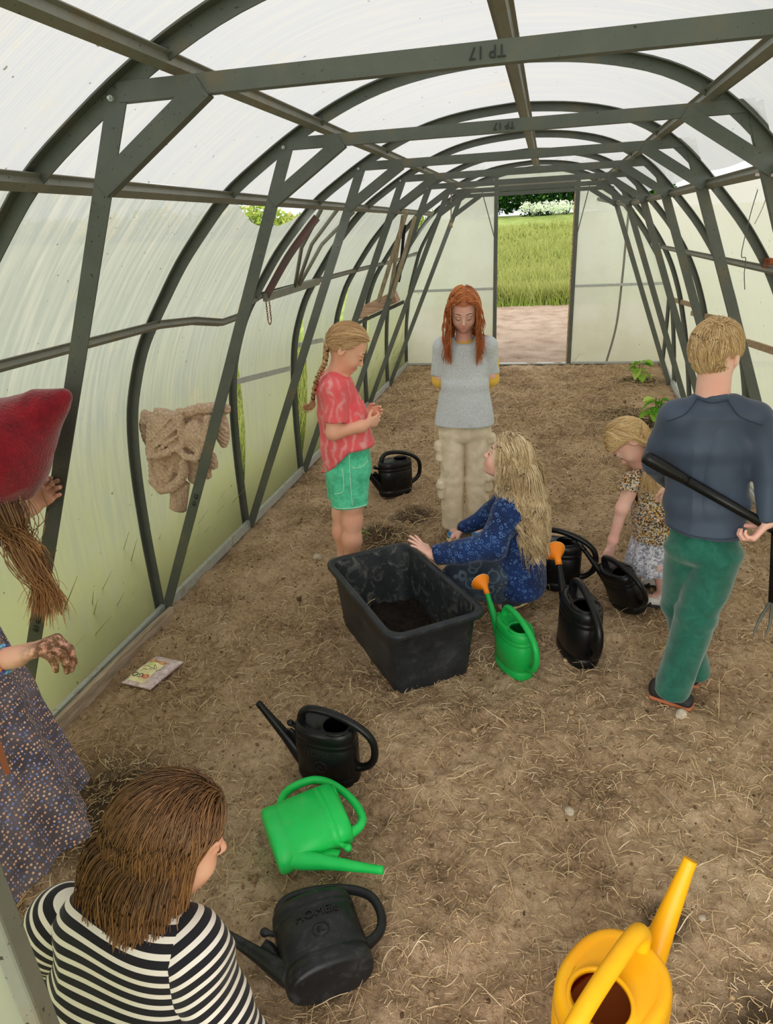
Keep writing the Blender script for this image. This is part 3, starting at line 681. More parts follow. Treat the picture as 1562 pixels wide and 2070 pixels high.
for s in (-1, 1):
    mb = MB(); mb.tube([(s*(.615 if s < 0 else .575), -.035, 1.98), (s*.47, -.035, 1.49)], .006, 6); mb.build('stay_wire', MT['steel'], df)
    mb = MB(); mb.box((min(s*.477, s*1.54), YE-.028, .90), (max(s*.477, s*1.54), YE+.004, .93)); tag(mb.build('trim_2' if s < 0 else 'trim_3', MT['zinc'], bevel=.003), '%s horizontal rail across the end wall' % ('left' if s < 0 else 'right'), 'rail', kind='structure')
    mb = MB(); mb.box((min(s*.477, s*1.56), YE-.026, 0), (max(s*.477, s*1.56), YE+.006, .028)); tag(mb.build('trim_4' if s < 0 else 'trim_5', MT['zinc'], bevel=.003), '%s bottom rail of the end wall' % ('left' if s < 0 else 'right'), 'rail', kind='structure')
mb = MB(); mb.sweep(spline([(1.02, YE-.002, 2.0), (1.01, YE-.002, 1.4), (1.005, YE-.002, 1.0), (.98, YE-.002, .45), (.9, YE-.002, .03)], 24), [(-.012, 0), (.012, 0), (.012, .004), (-.012, .004)], (0, -1, 0))
tag(mb.build('trim_6', MT['purlin']), 'dark joint strip running down the right sheets of the end wall', 'strip', kind='structure')
# ---- front door leaf standing open close to the camera
dl = thing('door_2', 'grey framed front door leaf at the bottom left edge', 'door', (-.295, .33, 0), math.radians(200)); dl['kind'] = 'structure'
mb = MB(); mb.box((0, -.014, .02), (.016, .014, 1.95)); mb.build('stile', MT['purlin'], dl, bevel=.003)
mb = MB(); mb.box((.70, -.014, .02), (.73, .014, 1.95)); mb.build('stile', MT['zinc'], dl, bevel=.003)
mb = MB(); mb.box((.03, -.014, .02), (.70, .014, .05)); mb.build('rail', MT['zinc'], dl)
mb = MB(); mb.box((.03, -.014, 1.92), (.70, .014, 1.95)); mb.build('rail', MT['zinc'], dl)
mb = MB(); mb.box((.016, -.003, .05), (.70, .003, 1.92)); mb.build('panel', MT['poly_door'], dl)
mb = MB(); mb.tube([(.040, .003, 1.035), (.040, .006, 1.035)], .017, 20); mb.tube([(.037, .006, 1.035), (.037, .009, 1.035)], .005, 12); mb.tube([(.037, -.006, 1.035), (.037, -.003, 1.035)], .017, 20); mb.build('bolt_washer', MT['zinc'], dl, True)
# ---- fittings on the left wall
vt = thing('roof_vent', 'open hinged vent frame in the left wall beyond the sagging sheet', 'vent', (0, 0, 0))
mb = MB(); q = prof(-1, 3.5); kk = [i for i in range(NP) if 1.335 < q[i, 1] < 1.75]; n = outward(-1, q)
mb.sweep([(q[i, 0]-n[i, 0]*.03, 3.52, q[i, 1]-n[i, 1]*.03) for i in kk], [(-.018, -.006), (.018, -.006), (.018, .006), (-.018, .006)], (0, 1, 0)); mb.build('side_rail', mat('maroon_paint', s2l(84, 56, 56), s2l(70, 62, 56), 14), vt)
mb = MB(); mb.sweep([(-1.300, 3.5, 1.325), (-1.300, 4.42, 1.338)], [(-.012, -.02), (.012, -.02), (.012, .02), (-.012, .02)], (0, 0, 1)); mb.build('bottom_rail', MT['purlin'], vt)
for a, b in (((-.99, 3.62, 1.735), (-1.29, 3.95, 1.345)), ((-1.0, 4.3, 1.735), (-1.28, 4.0, 1.35)), ((-.985, 3.9, 1.74), (-1.28, 3.98, 1.36))):
    m2 = MB(); m2.tube([a, tuple(.5*(np.array(a)+np.array(b))+np.array([-.03, 0, .02])), b], .011, 8); m2.build('stay', MT['purlin'], vt, True)
ch = MB()
for i in range(9):
    for off in (0, .045):
        a = np.linspace(0, 2*math.pi, 13); zc = 1.305-.013*i if not (off and i == 8) else 1.305-.013*8
        ring = [(-1.325+(.004*math.cos(x) if i % 2 else 0), 3.57+off+(0 if i % 2 else .004*math.cos(x)), zc+.009*math.sin(x)) for x in a]; ch.tube(ring, .0016, 5, False)
ch.tube(spline([(-1.325, 3.57, 1.19), (-1.325, 3.592, 1.175), (-1.325, 3.615, 1.19)], 10), .003, 6)
tag(ch.build('chain', MT['rust'], None, True), 'thin chain hanging in a loop below the vent rail', 'chain')
for i, (a, b, c) in enumerate((((-1.515, 3.47, .885), (-1.505, 4.3, .80), 'pale metal strip across the left wall under the vent'), ((-1.52, 4.5, .92), (-1.51, 5.06, .87), 'short pale metal strip on the left wall behind the girl in pink'))):
    mb = MB(); mb.sweep([a, b], [(-.003, -.016), (.003, -.016), (.003, .016), (-.003, .016)], (0, 0, 1)); tag(mb.build('metal_strip', MT['zinc']), c, 'strip')
for i, (a, b, w, c) in enumerate((((-.878, 5.36, 1.75), (-1.155, 5.46, 1.10), .015, 'pale batten, leftmost of those leaning at the far left wall'), ((-.808, 5.31, 1.707), (-1.03, 5.40, 1.13), .013, 'middle one of the battens leaning at the far left wall'), ((-.94, 5.53, 1.724), (-1.10, 5.62, 1.11), .013, 'rear batten behind the two leaning at the far left wall'))):
    mb = MB(); mb.sweep([a, b], [(-w, -.012), (w, -.012), (w, .012), (-w, .012)], (0, 1, 0)); tag(mb.build('wooden_batten', MT['batten'], bevel=.002), c, 'batten', 'battens leaning at the far left wall')
mb = MB(); mb.sweep([(-1.35, 5.6, 1.0), (-1.03, 5.6, 1.13)], [(-.07, -.045), (.07, -.045), (.07, .045), (-.07, .045)], (0, 0, 1))
tag(mb.build('timber_block', MT['redwood'], bevel=.004), 'short reddish timber offcut lying tilted on a cross rail', 'timber')
mb = MB(); mb.sweep([(-1.44, 5.6, .895), (-.97, 5.6, 1.085)], [(-.02, -.014), (.02, -.014), (.02, .014), (-.02, .014)], (0, 0, 1)); tag(mb.build('cross_rail', MT['steel']), 'dark rail carrying the timber offcut at the left wall', 'rail')
mb = MB(); mb.tube(spline([(-1.00, 5.9, 1.66), (-1.02, 5.9, 1.55), (-1.05, 5.88, 1.3), (-1.07, 5.88, 1.22)], 14), .014, 6); tag(mb.build('black_strap', MT['blackcloth'], None, True), 'black strap hanging beside the leaning battens', 'strap')
mb = MB(); mb.tube([(-.696, 6.5, 1.89), (-.70, 6.5, 1.66)], .006, 6); mb.tube([(-.70, 6.5, 1.66), (-.70, 6.5, 1.62)], .014, 8); tag(mb.build('cord_pendant', MT['wood'], None, True), 'pale knotted cord hanging from the far roof', 'cord')
# ---- fittings on the right wall
for i, (a, b, c) in enumerate((((1.285, 7.05, .905), (1.285, 5.5, .985), 'farthest batten across the right wall'), ((1.285, 5.95, .90), (1.285, 4.65, 1.0), 'middle batten across the right wall, left of the blond boy'), ((1.285, 4.3, .93), (1.285, 3.3, 1.0), 'nearest batten across the right wall, right of the blond boy'))):
    mb = MB(); mb.sweep([a, b], [(-.008, -.018), (.008, -.018), (.008, .018), (-.008, .018)], (0, 0, 1)); tag(mb.build('wall_batten', MT['wood']), c, 'batten', 'battens across the right wall')
mb = MB(); mb.tube(spline([(.90, 3.0, 1.70), (.885, 3.0, 1.60), (.875, 3.0, 1.47), (.892, 3.0, 1.455), (.895, 3.0, 1.40), (.905, 3.0, 1.34)], 30), .0018, 5); tag(mb.build('wire', MT['steel'], None, True), 'thin bent wire hanging from the right purlin', 'wire')
mb = MB(); mb.tube(spline([(.86, 2.7, 1.72), (.85, 2.7, 1.64), (.83, 2.7, 1.58)], 12), .0014, 5); tag(mb.build('twine', MT['wood'], None, True), 'short loose twine end below the right purlin', 'twine')
mb = MB(); mb.box((1.075, 3.36, 1.375), (1.115, 3.46, 1.43)); tag(mb.build('rusty_bracket', MT['rust'], bevel=.004), 'rust brown bracket on the lower right purlin', 'bracket')
mb = MB(); mb.sweep([(.845, 2.25, 1.70), (.79, 2.55, 1.725)], [(-.018, -.004), (.018, -.004), (.018, .004), (-.018, .004)], (0, 0, 1)); tag(mb.build('pink_clip', mat('faded_pink', s2l(206, 190, 190))), 'pale pinkish plate clipped to the right purlin', 'clip')
# ---- meadow, hedge, straw
def blades(name, x, y, h, lean, rad, m, label, cat, segs=5, zf=field_h):
    n = len(x); t = np.linspace(0, 1, segs); a = rng.uniform(0, 2*math.pi, n)
    z0 = zf(x, y)
    P = np.stack([x[:, None]+(np.cos(a)*lean)[:, None]*t**2, y[:, None]+(np.sin(a)*lean)[:, None]*t**2, z0[:, None]-.02+h[:, None]*t], -1)
    V, Q, si, tt = strands_np(P, rad, 3, .15)
    return tag(mesh_np(name, V, Q, m, None, True, {'rnd': rng.random(n)[si], 't': tt}), label, cat, kind='stuff')
n = 15000; d = 15.2+30*rng.random(n)**1.7; u = rng.uniform(-.105, .075, n); x = .15+u*d; y = d
blades('grass', x, y, rng.uniform(.3, .62, n)*(.75+.5*vnoise(np.stack([x, y, 0*x], -1), .5, 3)), rng.uniform(.05, .28, n), .0035+.00055*d*rng.uniform(.6, 1.3, n), MT['grass'], 'tall seeding meadow grass seen through the doorway', 'grass')
n = 9000; y = rng.uniform(1.6, 9.5, n); x = -1.68-2.6*rng.random(n)**1.5
blades('grass', x, y, rng.uniform(.25, .6, n), rng.uniform(.05, .22, n), rng.uniform(.003, .006, n), MT['grass'], 'green grass close outside the left wall', 'grass')
def leaves(name, C, S, n, size, m, label, cat):
    k = rng.integers(0, len(C), n); d = rng.normal(size=(n, 3)); d /= np.linalg.norm(d, axis=1)[:, None]
    c = C[k]+d*S[k]*(rng.random((n, 1))**.33); a = rng.normal(size=(n, 3)); a /= np.linalg.norm(a, axis=1)[:, None]
    b = np.cross(a, rng.normal(size=(n, 3))); b /= np.linalg.norm(b, axis=1)[:, None]; s = size*rng.uniform(.6, 1.4, (n, 1))
    V = np.stack([c-a*s, c+b*s*.5, c+a*s, c-b*s*.5], 1).reshape(-1, 3); Q = np.arange(4*n).reshape(-1, 4)
    return tag(mesh_np(name, V, Q, m, None, False, {'rnd': np.repeat(np.clip(.5+.5*d[:, 2]*.6+rng.normal(0, .2, n), 0, 1), 4), 't': np.zeros(4*n)}), label, cat, kind='stuff')  # leaf tone lightened towards each clump's top, as if lit from above
bx = np.linspace(-7, 8, 16); C = np.stack([bx+rng.uniform(-.5, .5, 16), np.full(16, 60.), 2.4+rng.uniform(1.0, 2.0, 16)], 1); S = np.stack([rng.uniform(1.0, 1.7, 16), np.full(16, 1.4), rng.uniform(1.6, 2.3, 16)], 1)
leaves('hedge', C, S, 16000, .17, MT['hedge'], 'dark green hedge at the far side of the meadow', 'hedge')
lx = np.linspace(-40, -9, 26); C = np.stack([lx, 52+.2*lx, 2.0+rng.uniform(0, .8, 26)], 1); S = np.stack([np.full(26, 1.6), np.full(26, 1.2), rng.uniform(.9, 1.5, 26)], 1)
leaves('hedge', C, S, 9000, .22, MT['grass'], 'distant pale green bushes glimpsed over the slack top of the left sheet', 'hedge')
C = np.stack([rng.uniform(-2, 4.5, 60), rng.uniform(52, 58, 60), 2.45+rng.uniform(.0, .5, 60)], 1); S = np.full((60, 3), .25)
leaves('wildflowers', C, S, 2500, .07, MT['umbel'], 'white umbel flowers in front of the far hedge', 'wildflowers')
def straw_field(n):
    x = rng.uniform(-1.47, 1.33, n); y = -.1+8.6*rng.random(n)**1.9
    P = np.stack([x, y, 0*x], -1); w = vnoise(P, 2.4, 8, 3)**2*2.2+.12
    for cx, cy, r, a in ((-.11, 1.42, .22, 1.2), (-.07, 1.82, .3, .8), (-.46, 1.9, .22, .9), (-1.07, 1.51, .2, .8), (.74, 1.64, .25, .5), (.66, 1.17, .22, 1.0), (-.17, 1.12, .22, .7), (-.07, .95, .2, .8), (.34, 2.0, .2, .5), (-.55, 2.07, .25, .9), (-1.2, 1.32, .2, .7)):
        w = w+a*np.exp(-((x-cx)**2+(y-cy)**2)/r**2)
    k = rng.random(n) < w*1.3; x, y = x[k], y[k]; n = len(x); m = 6
    L = rng.lognormal(-3.95, .75, n).clip(.005, .13)*(1+.08*y); a = rng.uniform(0, 2*math.pi, n); curv = rng.normal(0, .75, n); t = np.linspace(-.5, .5, m)
    th = a[:, None]+curv[:, None]*t; dx = np.cumsum(np.cos(th), 1)*L[:, None]/m; dy = np.cumsum(np.sin(th), 1)*L[:, None]/m
    X, Y = x[:, None]+dx, y[:, None]+dy; rise = np.abs(rng.normal(0, .30, n))*L
    r = rng.uniform(.0004, .0012, n)*(1+.22*y)
    Z = soil_h(X, Y)+.0015+r[:, None]+rise[:, None]*(np.linspace(0, 1, m)[None]*rng.choice([0, 1], (n, 1))+.35*(1-4*t[None]**2))
    V, Q, si, tt = strands_np(np.stack([X, Y, Z], -1), r, 3, .6)
    return tag(mesh_np('straw', V, Q, MT['straw'], None, True, {'rnd': np.clip(rng.normal(.5, .26, n), 0, 1)[si], 't': tt}), 'dry straw and root fibres scattered over the soil', 'straw', kind='stuff')
straw_field(95000)
def crumbs(n):
    x = rng.uniform(-1.5, 1.42, n); y = -.1+7*rng.random(n)**1.9; r = rng.lognormal(-6.25, .55, n).clip(.0009, .011)*(1+.12*y); z = soil_h(x, y)+r*.3
    ico = bpy.data.meshes.new('i'); import bmesh; bm = bmesh.new(); bmesh.ops.create_icosphere(bm, subdivisions=1, radius=1); bm.to_mesh(ico); bm.free()
    v = np.array([p.co[:] for p in ico.vertices]); f = np.array([p.vertices[:] for p in ico.polygons])
    S = rng.uniform(.7, 1.3, (n, 1, 3)); J = 1+rng.uniform(-.22, .22, (n, len(v), 1))
    V = (v[None]*S*J)*r[:, None, None]+np.stack([x, y, z], -1)[:, None]; T = f[None]+(np.arange(n)*len(v))[:, None, None]
    return tag(mesh_np('soil_crumbs', V.reshape(-1, 3), None, MT['clod'], None, True, {'rnd': np.repeat(np.clip(rng.normal(.5, .25, n), 0, 1), len(v))}, T=T.reshape(-1, 3)), 'small soil crumbs over the floor', 'soil', kind='stuff')
crumbs(22000)
def stone(x, y, r, label, seed, flat=.7):
    V, Q = sdf_mesh([ell((0, 0, 0), (r, r*.8, r*flat))], r/9)
    V = V+vnormals(V, Q)*(r*.28*(vnoise(V, 1.6/r, seed)-.5))[:, None]
    z = float(soil_h(np.array([x]), np.array([y]))[0])
    o = mesh_np('stone', V, Q, MT['stone']); o.location = (x, y, z+r*flat*.45); o.rotation_euler = (0, 0, seed)
    return tag(o, label, 'stone')
stone(.668, 2.070, .024, 'rounded pale stone under the boy\'s brown shoe sole', 1)
stone(.278, 1.572, .017, 'small flat grey stone alone in the open soil', 2, .5)
stone(-1.01, 3.13, .026, 'pale stone at the far left corner of the black tub', 3)
stone(.592, 1.291, .011, 'tiny pale pebble right of the yellow spout', 4)
stone(.726, 1.88, .010, 'tiny whitish pebble on the right soil, beyond the straw', 5)
# ------------------------------------------------------------------ watering cans
def Rot(z, x=0, y=0): return (Matrix.Rotation(z, 4, 'Z') @ Matrix.Rotation(x, 4, 'X') @ Matrix.Rotation(y, 4, 'Y'))
def oval(a, b, n=64, p=2.35):
    t = np.arange(n)/n*2*math.pi; c, s = np.cos(t), np.sin(t)
    return np.stack([a*np.sign(c)*np.abs(c)**(2/p), b*np.sign(s)*np.abs(s)**(2/p)], 1)
def loft(rings, close0=True, close1=True):
    n = len(rings[0]); V = np.concatenate(rings); k = len(rings)
    i, j = np.meshgrid(np.arange(k-1), np.arange(n), indexing='ij'); j2 = (j+1) % n
    Q = np.stack([i*n+j, i*n+j2, (i+1)*n+j2, (i+1)*n+j], -1).reshape(-1, 4); T = []
    V = list(map(tuple, V))
    if close0: V.append(tuple(np.mean(rings[0], 0))); T += [(len(V)-1, (j+1) % n, j) for j in range(n)]
    if close1: V.append(tuple(np.mean(rings[-1], 0))); T += [(len(V)-1, (k-1)*n+j, (k-1)*n+(j+1) % n) for j in range(n)]
    return np.array(V), Q, np.array(T) if T else None
BA, BB, BH = .111, .065, .234
def can_body(a, b, H, ox, ro, name, m, parent, groove=True, minner=None):
    n = 72; rings = []
    def R(k, z, ca=1.0): return np.concatenate([oval(a*k, b*(k if ca == 1 else ca), n), np.full((n, 1), z)], 1)
    def R2(inset, z): return np.concatenate([oval(a-inset, b-inset, n), np.full((n, 1), z)], 1)
    P = [(.016, 0), (.006, .003), (.001, .010), (-.001, .022)]
    zs = [(.20*H), (.80*H)]
    P += [(0, zs[0]-.004), (.0035, zs[0]), (0, zs[0]+.004), (.0005, .5*H), (0, zs[1]-.022), (.003, zs[1]-.018), (.0005, zs[1]-.014), (0, zs[1]-.003), (.003, zs[1]), (.001, zs[1]+.004),
          (.001, H-.030), (.003, H-.016), (.008, H-.007), (.016, H-.003), (.024, H-.006), (.030, H-.007)]
    rings = [R2(i, z) for i, z in P]
    t = np.arange(n)/n*2*math.pi
    def circ(r, z): return np.stack([ox+r*np.cos(t), r*np.sin(t)*min(1, (b-.014)/ro), np.full(n, z)], 1)
    last = rings[-1]; c1 = circ(ro+.008, H-.006)
    for u in (.35, .7): q = last*(1-u)+c1*u; rings.append(q)
    nout = len(rings)
    rings += [c1, circ(ro+.005, H-.001), circ(ro+.001, H), circ(ro-.002, H-.002), circ(ro-.002, H-.012)]
    inner = [R2(.006, H-.022), R2(.005, H*.5), R2(.006, .02), R2(.03, .008)]
    rings += [rings[-1]*.5+inner[0]*.5]+inner
    V, Q, T = loft(rings)
    o = mesh_np(name, V, Q, m if minner is None else [m, minner], parent, True, None, T)
    if minner is not None:
        mi = np.zeros(len(o.data.polygons), np.int32); ni = nout+5; mi[ni*n:len(Q)] = 1; mi[len(Q)+n:] = 1; o.data.polygons.foreach_set('material_index', mi)
    return o
HPTS = [(.088, 0, .222), (.084, 0, .248), (.068, 0, .270), (.040, 0, .279), (-.01, 0, .277), (-.07, 0, .262), (-.125, 0, .236), (-.160, 0, .203), (-.172, 0, .165), (-.169, 0, .120), (-.152, 0, .088), (-.125, 0, .070), (-.100, 0, .064)]
SPTS = [(.085, 0, .050), (.112, 0, .078), (.140, 0, .115), (.175, 0, .162), (.212, 0, .210), (.249, 0, .259)]
def hollow_tube(name, P, r, th, m, parent, sides=20, ry=None):
    V, Q = tube_np(P, r, sides); V2, _ = tube_np(P[::-1], np.asarray(r)[::-1]-th, sides)
    n = len(P); off = len(V); Vi, Qi = tube_np(P, np.asarray(r)-th, sides)
    Q2 = Qi[:, ::-1]+off; rim = np.array([((n-1)*sides+j, (n-1)*sides+(j+1) % sides, off+(n-1)*sides+(j+1) % sides, off+(n-1)*sides+j) for j in range(sides)])
    return mesh_np(name, np.concatenate([V, Vi]), np.concatenate([Q, Q2, rim]), m, parent)
def watering_can(label, M, m, rose=None, text=None, s=1.0, group=None, loc=None, knob=True):
    root = thing('watering_can', label, 'watering can', group=group); root.matrix_world = Matrix.Translation(loc) @ M @ Matrix.Scale(s, 4)
    can_body(BA, BB, BH, -.042, .047, 'body', m, root)
    P = spline(HPTS, 60); V, Q = tube_np(P, np.interp(np.linspace(0, 1, 60), [0, .1, .3, .7, .9, 1], [.017, .0145, .0135, .0135, .0145, .018]), 16, .92)
    mesh_np('handle', V, Q, m, root)
    P = spline(SPTS, 40); r = np.interp(np.linspace(0, 1, 40), [0, .2, .5, .85, .9, 1], [.034, .027, .0185, .0125, .0118, .0115])
    sp = hollow_tube('spout', P, r, .0022, m, root)
    web = MB(); web.sweep(spline([(.105, 0, .10), (.118, 0, .150), (.135, 0, .172)], 10), [(-.004, -.022), (.004, -.022), (.004, .004), (-.004, .004)], (-.6, 0, .8)); web.build('spout_web', m, sp, True)
    if knob:
        V, Q = sdf_mesh([cap((.100, 0, .178), (.128, 0, .196), .007, .008), ell((.133, 0, .199), (.0115, .0115, .0115), k=.006)], .0022); mesh_np('knob', V, Q, m, root)
    if rose:
        d = nrm(V3(.249, 0, .259)-V3(.212, 0, .210)); p = V3(.249, 0, .259)-d*.012; e1 = V3(0, 1, 0); e2 = np.cross(d, e1)
        d2 = nrm(V3(.95, 0, .22)); n = 36; a = np.arange(n)/n*2*math.pi; rr = []
        for t_, q in ((0, .0128), (.022, .0130), (.030, .0150), (.045, .0250), (.062, .0385), (.072, .0440), (.075, .0450), (.077, .0440), (.080, .036), (.083, .018)):
            bl = min(max((t_-.018)/.022, 0), 1); dd = nrm(d*(1-bl)+d2*bl); ee = np.cross(dd, e1); cc_ = (p if not rr else cc_+dd*(t_-tl)); tl = t_
            rr.append(np.array([cc_+(np.cos(x)*e1+np.sin(x)*ee)*q for x in a])); tops = (cc_, ee) if t_ == .075 else (tops if t_ > .075 else None)
        V, Q, T = loft(rr); rs = mesh_np('rose', V, Q, rose, root, True, None, T)
        c, e2 = tops; ring = np.array([c+(np.cos(x)*e1+np.sin(x)*e2)*.0450 for x in np.linspace(0, 2*math.pi, 49)]); mb = MB(); mb.tube(ring, .0011, 6, False); mb.build('rose_edge', mat('pale_orange_edge', s2l(255, 206, 160)) if rose is not MT['black'] else m, rs, True)
    if text:
        for (txt, size, cx, cz) in (('HOMEit', .034, 0, .150), ('5L', .022, 0, .098)):
            cu = bpy.data.curves.new('t', 'FONT'); cu.body = txt; cu.size = size; cu.align_x = 'CENTER'; cu.align_y = 'CENTER'; cu.extrude = .0012; cu.resolution_u = 3
            o = bpy.data.objects.new('t', cu); COL.objects.link(o); me = bpy.data.meshes.new_from_object(o.evaluated_get(bpy.context.evaluated_depsgraph_get())); bpy.data.objects.remove(o); me.materials.clear()
            for v in me.vertices:
                x = -v.co.x+cx; z = v.co.y+cz; ys = BB*(max(1-abs(x/BA)**2.35, 0))**(1/2.35); v.co = (x, ys+.0012+v.co.z, z)
            link('embossed_lettering', me, text, root)
        a = np.linspace(0, 2*math.pi, 41); ring = [(.021*math.cos(x), BB*(1-abs(.021*math.cos(x)/BA)**2.35)**(1/2.35)+.0008, .098+.021*math.sin(x)) for x in a]
        mb = MB(); mb.tube(ring, .0016, 6, False); mb.build('embossed_ring', text, root, True)
    return root
G = 'five litre watering cans'
RP, RM = Matrix.Rotation(math.pi/2, 4, 'X'), Matrix.Rotation(-math.pi/2, 4, 'X')
EMB = plastic('raised_black_lettering', s2l(20, 20, 21), s2l(26, 26, 27), .5)
watering_can('black watering can standing upright, bare spout pointing away from the green lying one', Rot(3.035, -.017, -.013), MT['black'], text=EMB, s=.934, loc=(-.473, 1.602, -.006), group=G)
watering_can('green watering can with orange rose, standing at the tub corner', Rot(2.158), MT['green'], rose=MT['orange'], s=.90, loc=(.083, 2.275, -.006), group=G)
watering_can('black watering can with orange rose on its spout', Rot(1.902, .024), MT['black'], rose=MT['orange'], s=1.092, loc=(.329, 2.410, -.006), group=G)
watering_can('black watering can standing behind the girl in pink', Rot(3.744), MT['black'], s=1.046, loc=(-.777, 4.114, -.006), group=G, text=EMB)
watering_can('black watering can half hidden behind the crouching child in blue', Rot(2.97), MT['black'], s=1.051, loc=(.246, 2.972, -.006), group=G)
watering_can('black watering can tipped by the small girl in the flowered dress', Rot(2.18, -.359, .12), MT['black'], rose=MT['black'], s=.89, loc=(.568, 2.793, .017), group=G)
watering_can('black dusty watering can lying on its side, embossed HOMEit and 5L', Matrix.Rotation(3.708, 4, 'Z') @ Matrix.Rotation(.071, 4, 'X') @ Matrix.Rotation(-.025, 4, 'Y') @ RP, MT['blackdusty'], text=EMB, s=.924, loc=(-.257, .930, .062), group=G)
watering_can('bright green watering can lying on its side, no rose', Matrix.Rotation(-.929, 4, 'Z') @ Matrix.Rotation(.057, 4, 'X') @ RM, MT['greenbright'], s=.938, loc=(-.54, 1.263, .062), group=G)
# the larger yellow can
yc = thing('watering_can', 'large yellow watering can with water inside, at the bottom right', 'watering can', (.328, .905, -.006), math.radians(55))
can_body(.122, .098, .285, -.047, .056, 'body', MT['yellow'], yc, True, mat('painted_glow_inside', s2l(178, 70, 8), rough=.5))  # reddish inner colour paints the glow of light through the plastic
P = spline([(.100, 0, .272), (.104, 0, .305), (.085, 0, .335), (.045, 0, .345), (-.03, 0, .338), (-.11, 0, .318), (-.165, 0, .285), (-.19, 0, .23), (-.185, 0, .16), (-.15, 0, .11), (-.11, 0, .095)], 60)
V, Q = tube_np(P, .0175, 16, .9); mesh_np('handle', V, Q, MT['yellow'], yc)
P = spline([(.085, 0, .06), (.125, 0, .11), (.165, 0, .17), (.21, 0, .235), (.255, 0, .297), (.298, 0, .352)], 40)
hollow_tube('spout', P, np.interp(np.linspace(0, 1, 40), [0, .3, .6, .86, .9, 1], [.042, .032, .023, .0165, .0150, .0145]), .0022, MT['yellow'], yc)
V, Q, T = loft([np.concatenate([oval(.116-i, .092-i, 72), np.full((72, 1), z)], 1) for i, z in ((.0, .150), (.01, .1505), (.05, .1505))]); mesh_np('water', V, Q, MT['water'], yc, True, None, T)
# ------------------------------------------------------------------ mortar tub with compost
def rrect(hx, hy, r, n=10):
    out = []
    for cx, cy, a0 in ((hx-r, hy-r, 0), (-hx+r, hy-r, 90), (-hx+r, -hy+r, 180), (hx-r, -hy+r, 270)):
        for a in np.linspace(a0, a0+90, n): out.append((cx+r*math.cos(math.radians(a)), cy+r*math.sin(math.radians(a))))
    return np.array(out)
tub = thing('mortar_tub', 'black rectangular plastic tub holding a little dark compost', 'tub', (-.385, 2.364, -.012), math.radians(-53.5))
def RR(hx, hy, r, z): q = rrect(hx, hy, r); return np.concatenate([q, np.full((len(q), 1), z)], 1)
HT = .305
rings = [RR(.285, .145, .03, 0), RR(.297, .157, .04, .006), RR(.302, .161, .045, .02), RR(.318, .172, .05, .16), RR(.332, .182, .055, HT-.028), RR(.345, .193, .06, HT-.026), RR(.357, .203, .062, HT-.024), RR(.359, .205, .062, HT-.006), RR(.356, .202, .062, HT),
         RR(.334, .181, .052, HT), RR(.330, .177, .05, HT-.006)]
V, Q, T = loft(rings, True, False); mesh_np('shell', V, Q, MT['tub'], tub, True, None, T)
V, Q, T = loft([RR(.330, .177, .05, HT-.006), RR(.312, .166, .045, .16), RR(.297, .156, .04, .03), RR(.288, .148, .035, .014), RR(.27, .13, .03, .011)], False, True); mesh_np('lining', V, Q, MT['tubin'], tub, True, None, T)
gx_ = np.linspace(-.30, .30, 90); gy_ = np.linspace(-.165, .165, 54); X, Y = np.meshgrid(gx_, gy_, indexing='ij')
rr = np.maximum(np.abs(X)/.302, np.abs(Y)/.158); P3 = np.stack([X, Y, 0*X], -1)
Z = .084+.05*np.exp(-((X+.02)/.2)**2-((Y+.05)/.12)**2)+.05*(vnoise(P3, 22, 3, 3)-.5)+.022*(vnoise(P3, 60, 5, 2)-.5)
Z = np.where(X < -.2, Z-.06*np.clip((-.2-X)/.08, 0, 1), Z); Z = np.maximum(Z, .016)
hx_ = .300; X = X*np.where(rr > 1, 1/rr, 1); Y = Y*np.where(rr > 1, 1/rr, 1)
V = np.stack([X, Y, Z], -1).reshape(-1, 3); i, j = np.meshgrid(np.arange(89), np.arange(53), indexing='ij'); b = i*54+j
o = mesh_np('compost', V, np.stack([b, b+54, b+55, b+1], -1).reshape(-1, 4), MT['compost']); o.location = tub.location; o.rotation_euler = tub.rotation_euler
tag(o, 'dark crumbly compost heaped in the bottom of the black tub', 'compost', kind='stuff')
for k, (a, lab) in enumerate(((((-.17, -.10, .085), (-.175, -.08, .14), (-.16, -.05, .165)), 'curved pale stalk at the far end of the compost'), (((.06, .09, .075), (.08, .088, .12)), 'straight pale stalk poking from the middle of the compost'))):
    mb = MB(); mb.tube(spline(a, 14) if len(a) > 2 else a, .0022, 6); o = mb.build('stalk', mat('pale_stalk', s2l(150, 140, 96)), None, True); o.location = tub.location; o.rotation_euler = tub.rotation_euler; tag(o, lab, 'stalk')
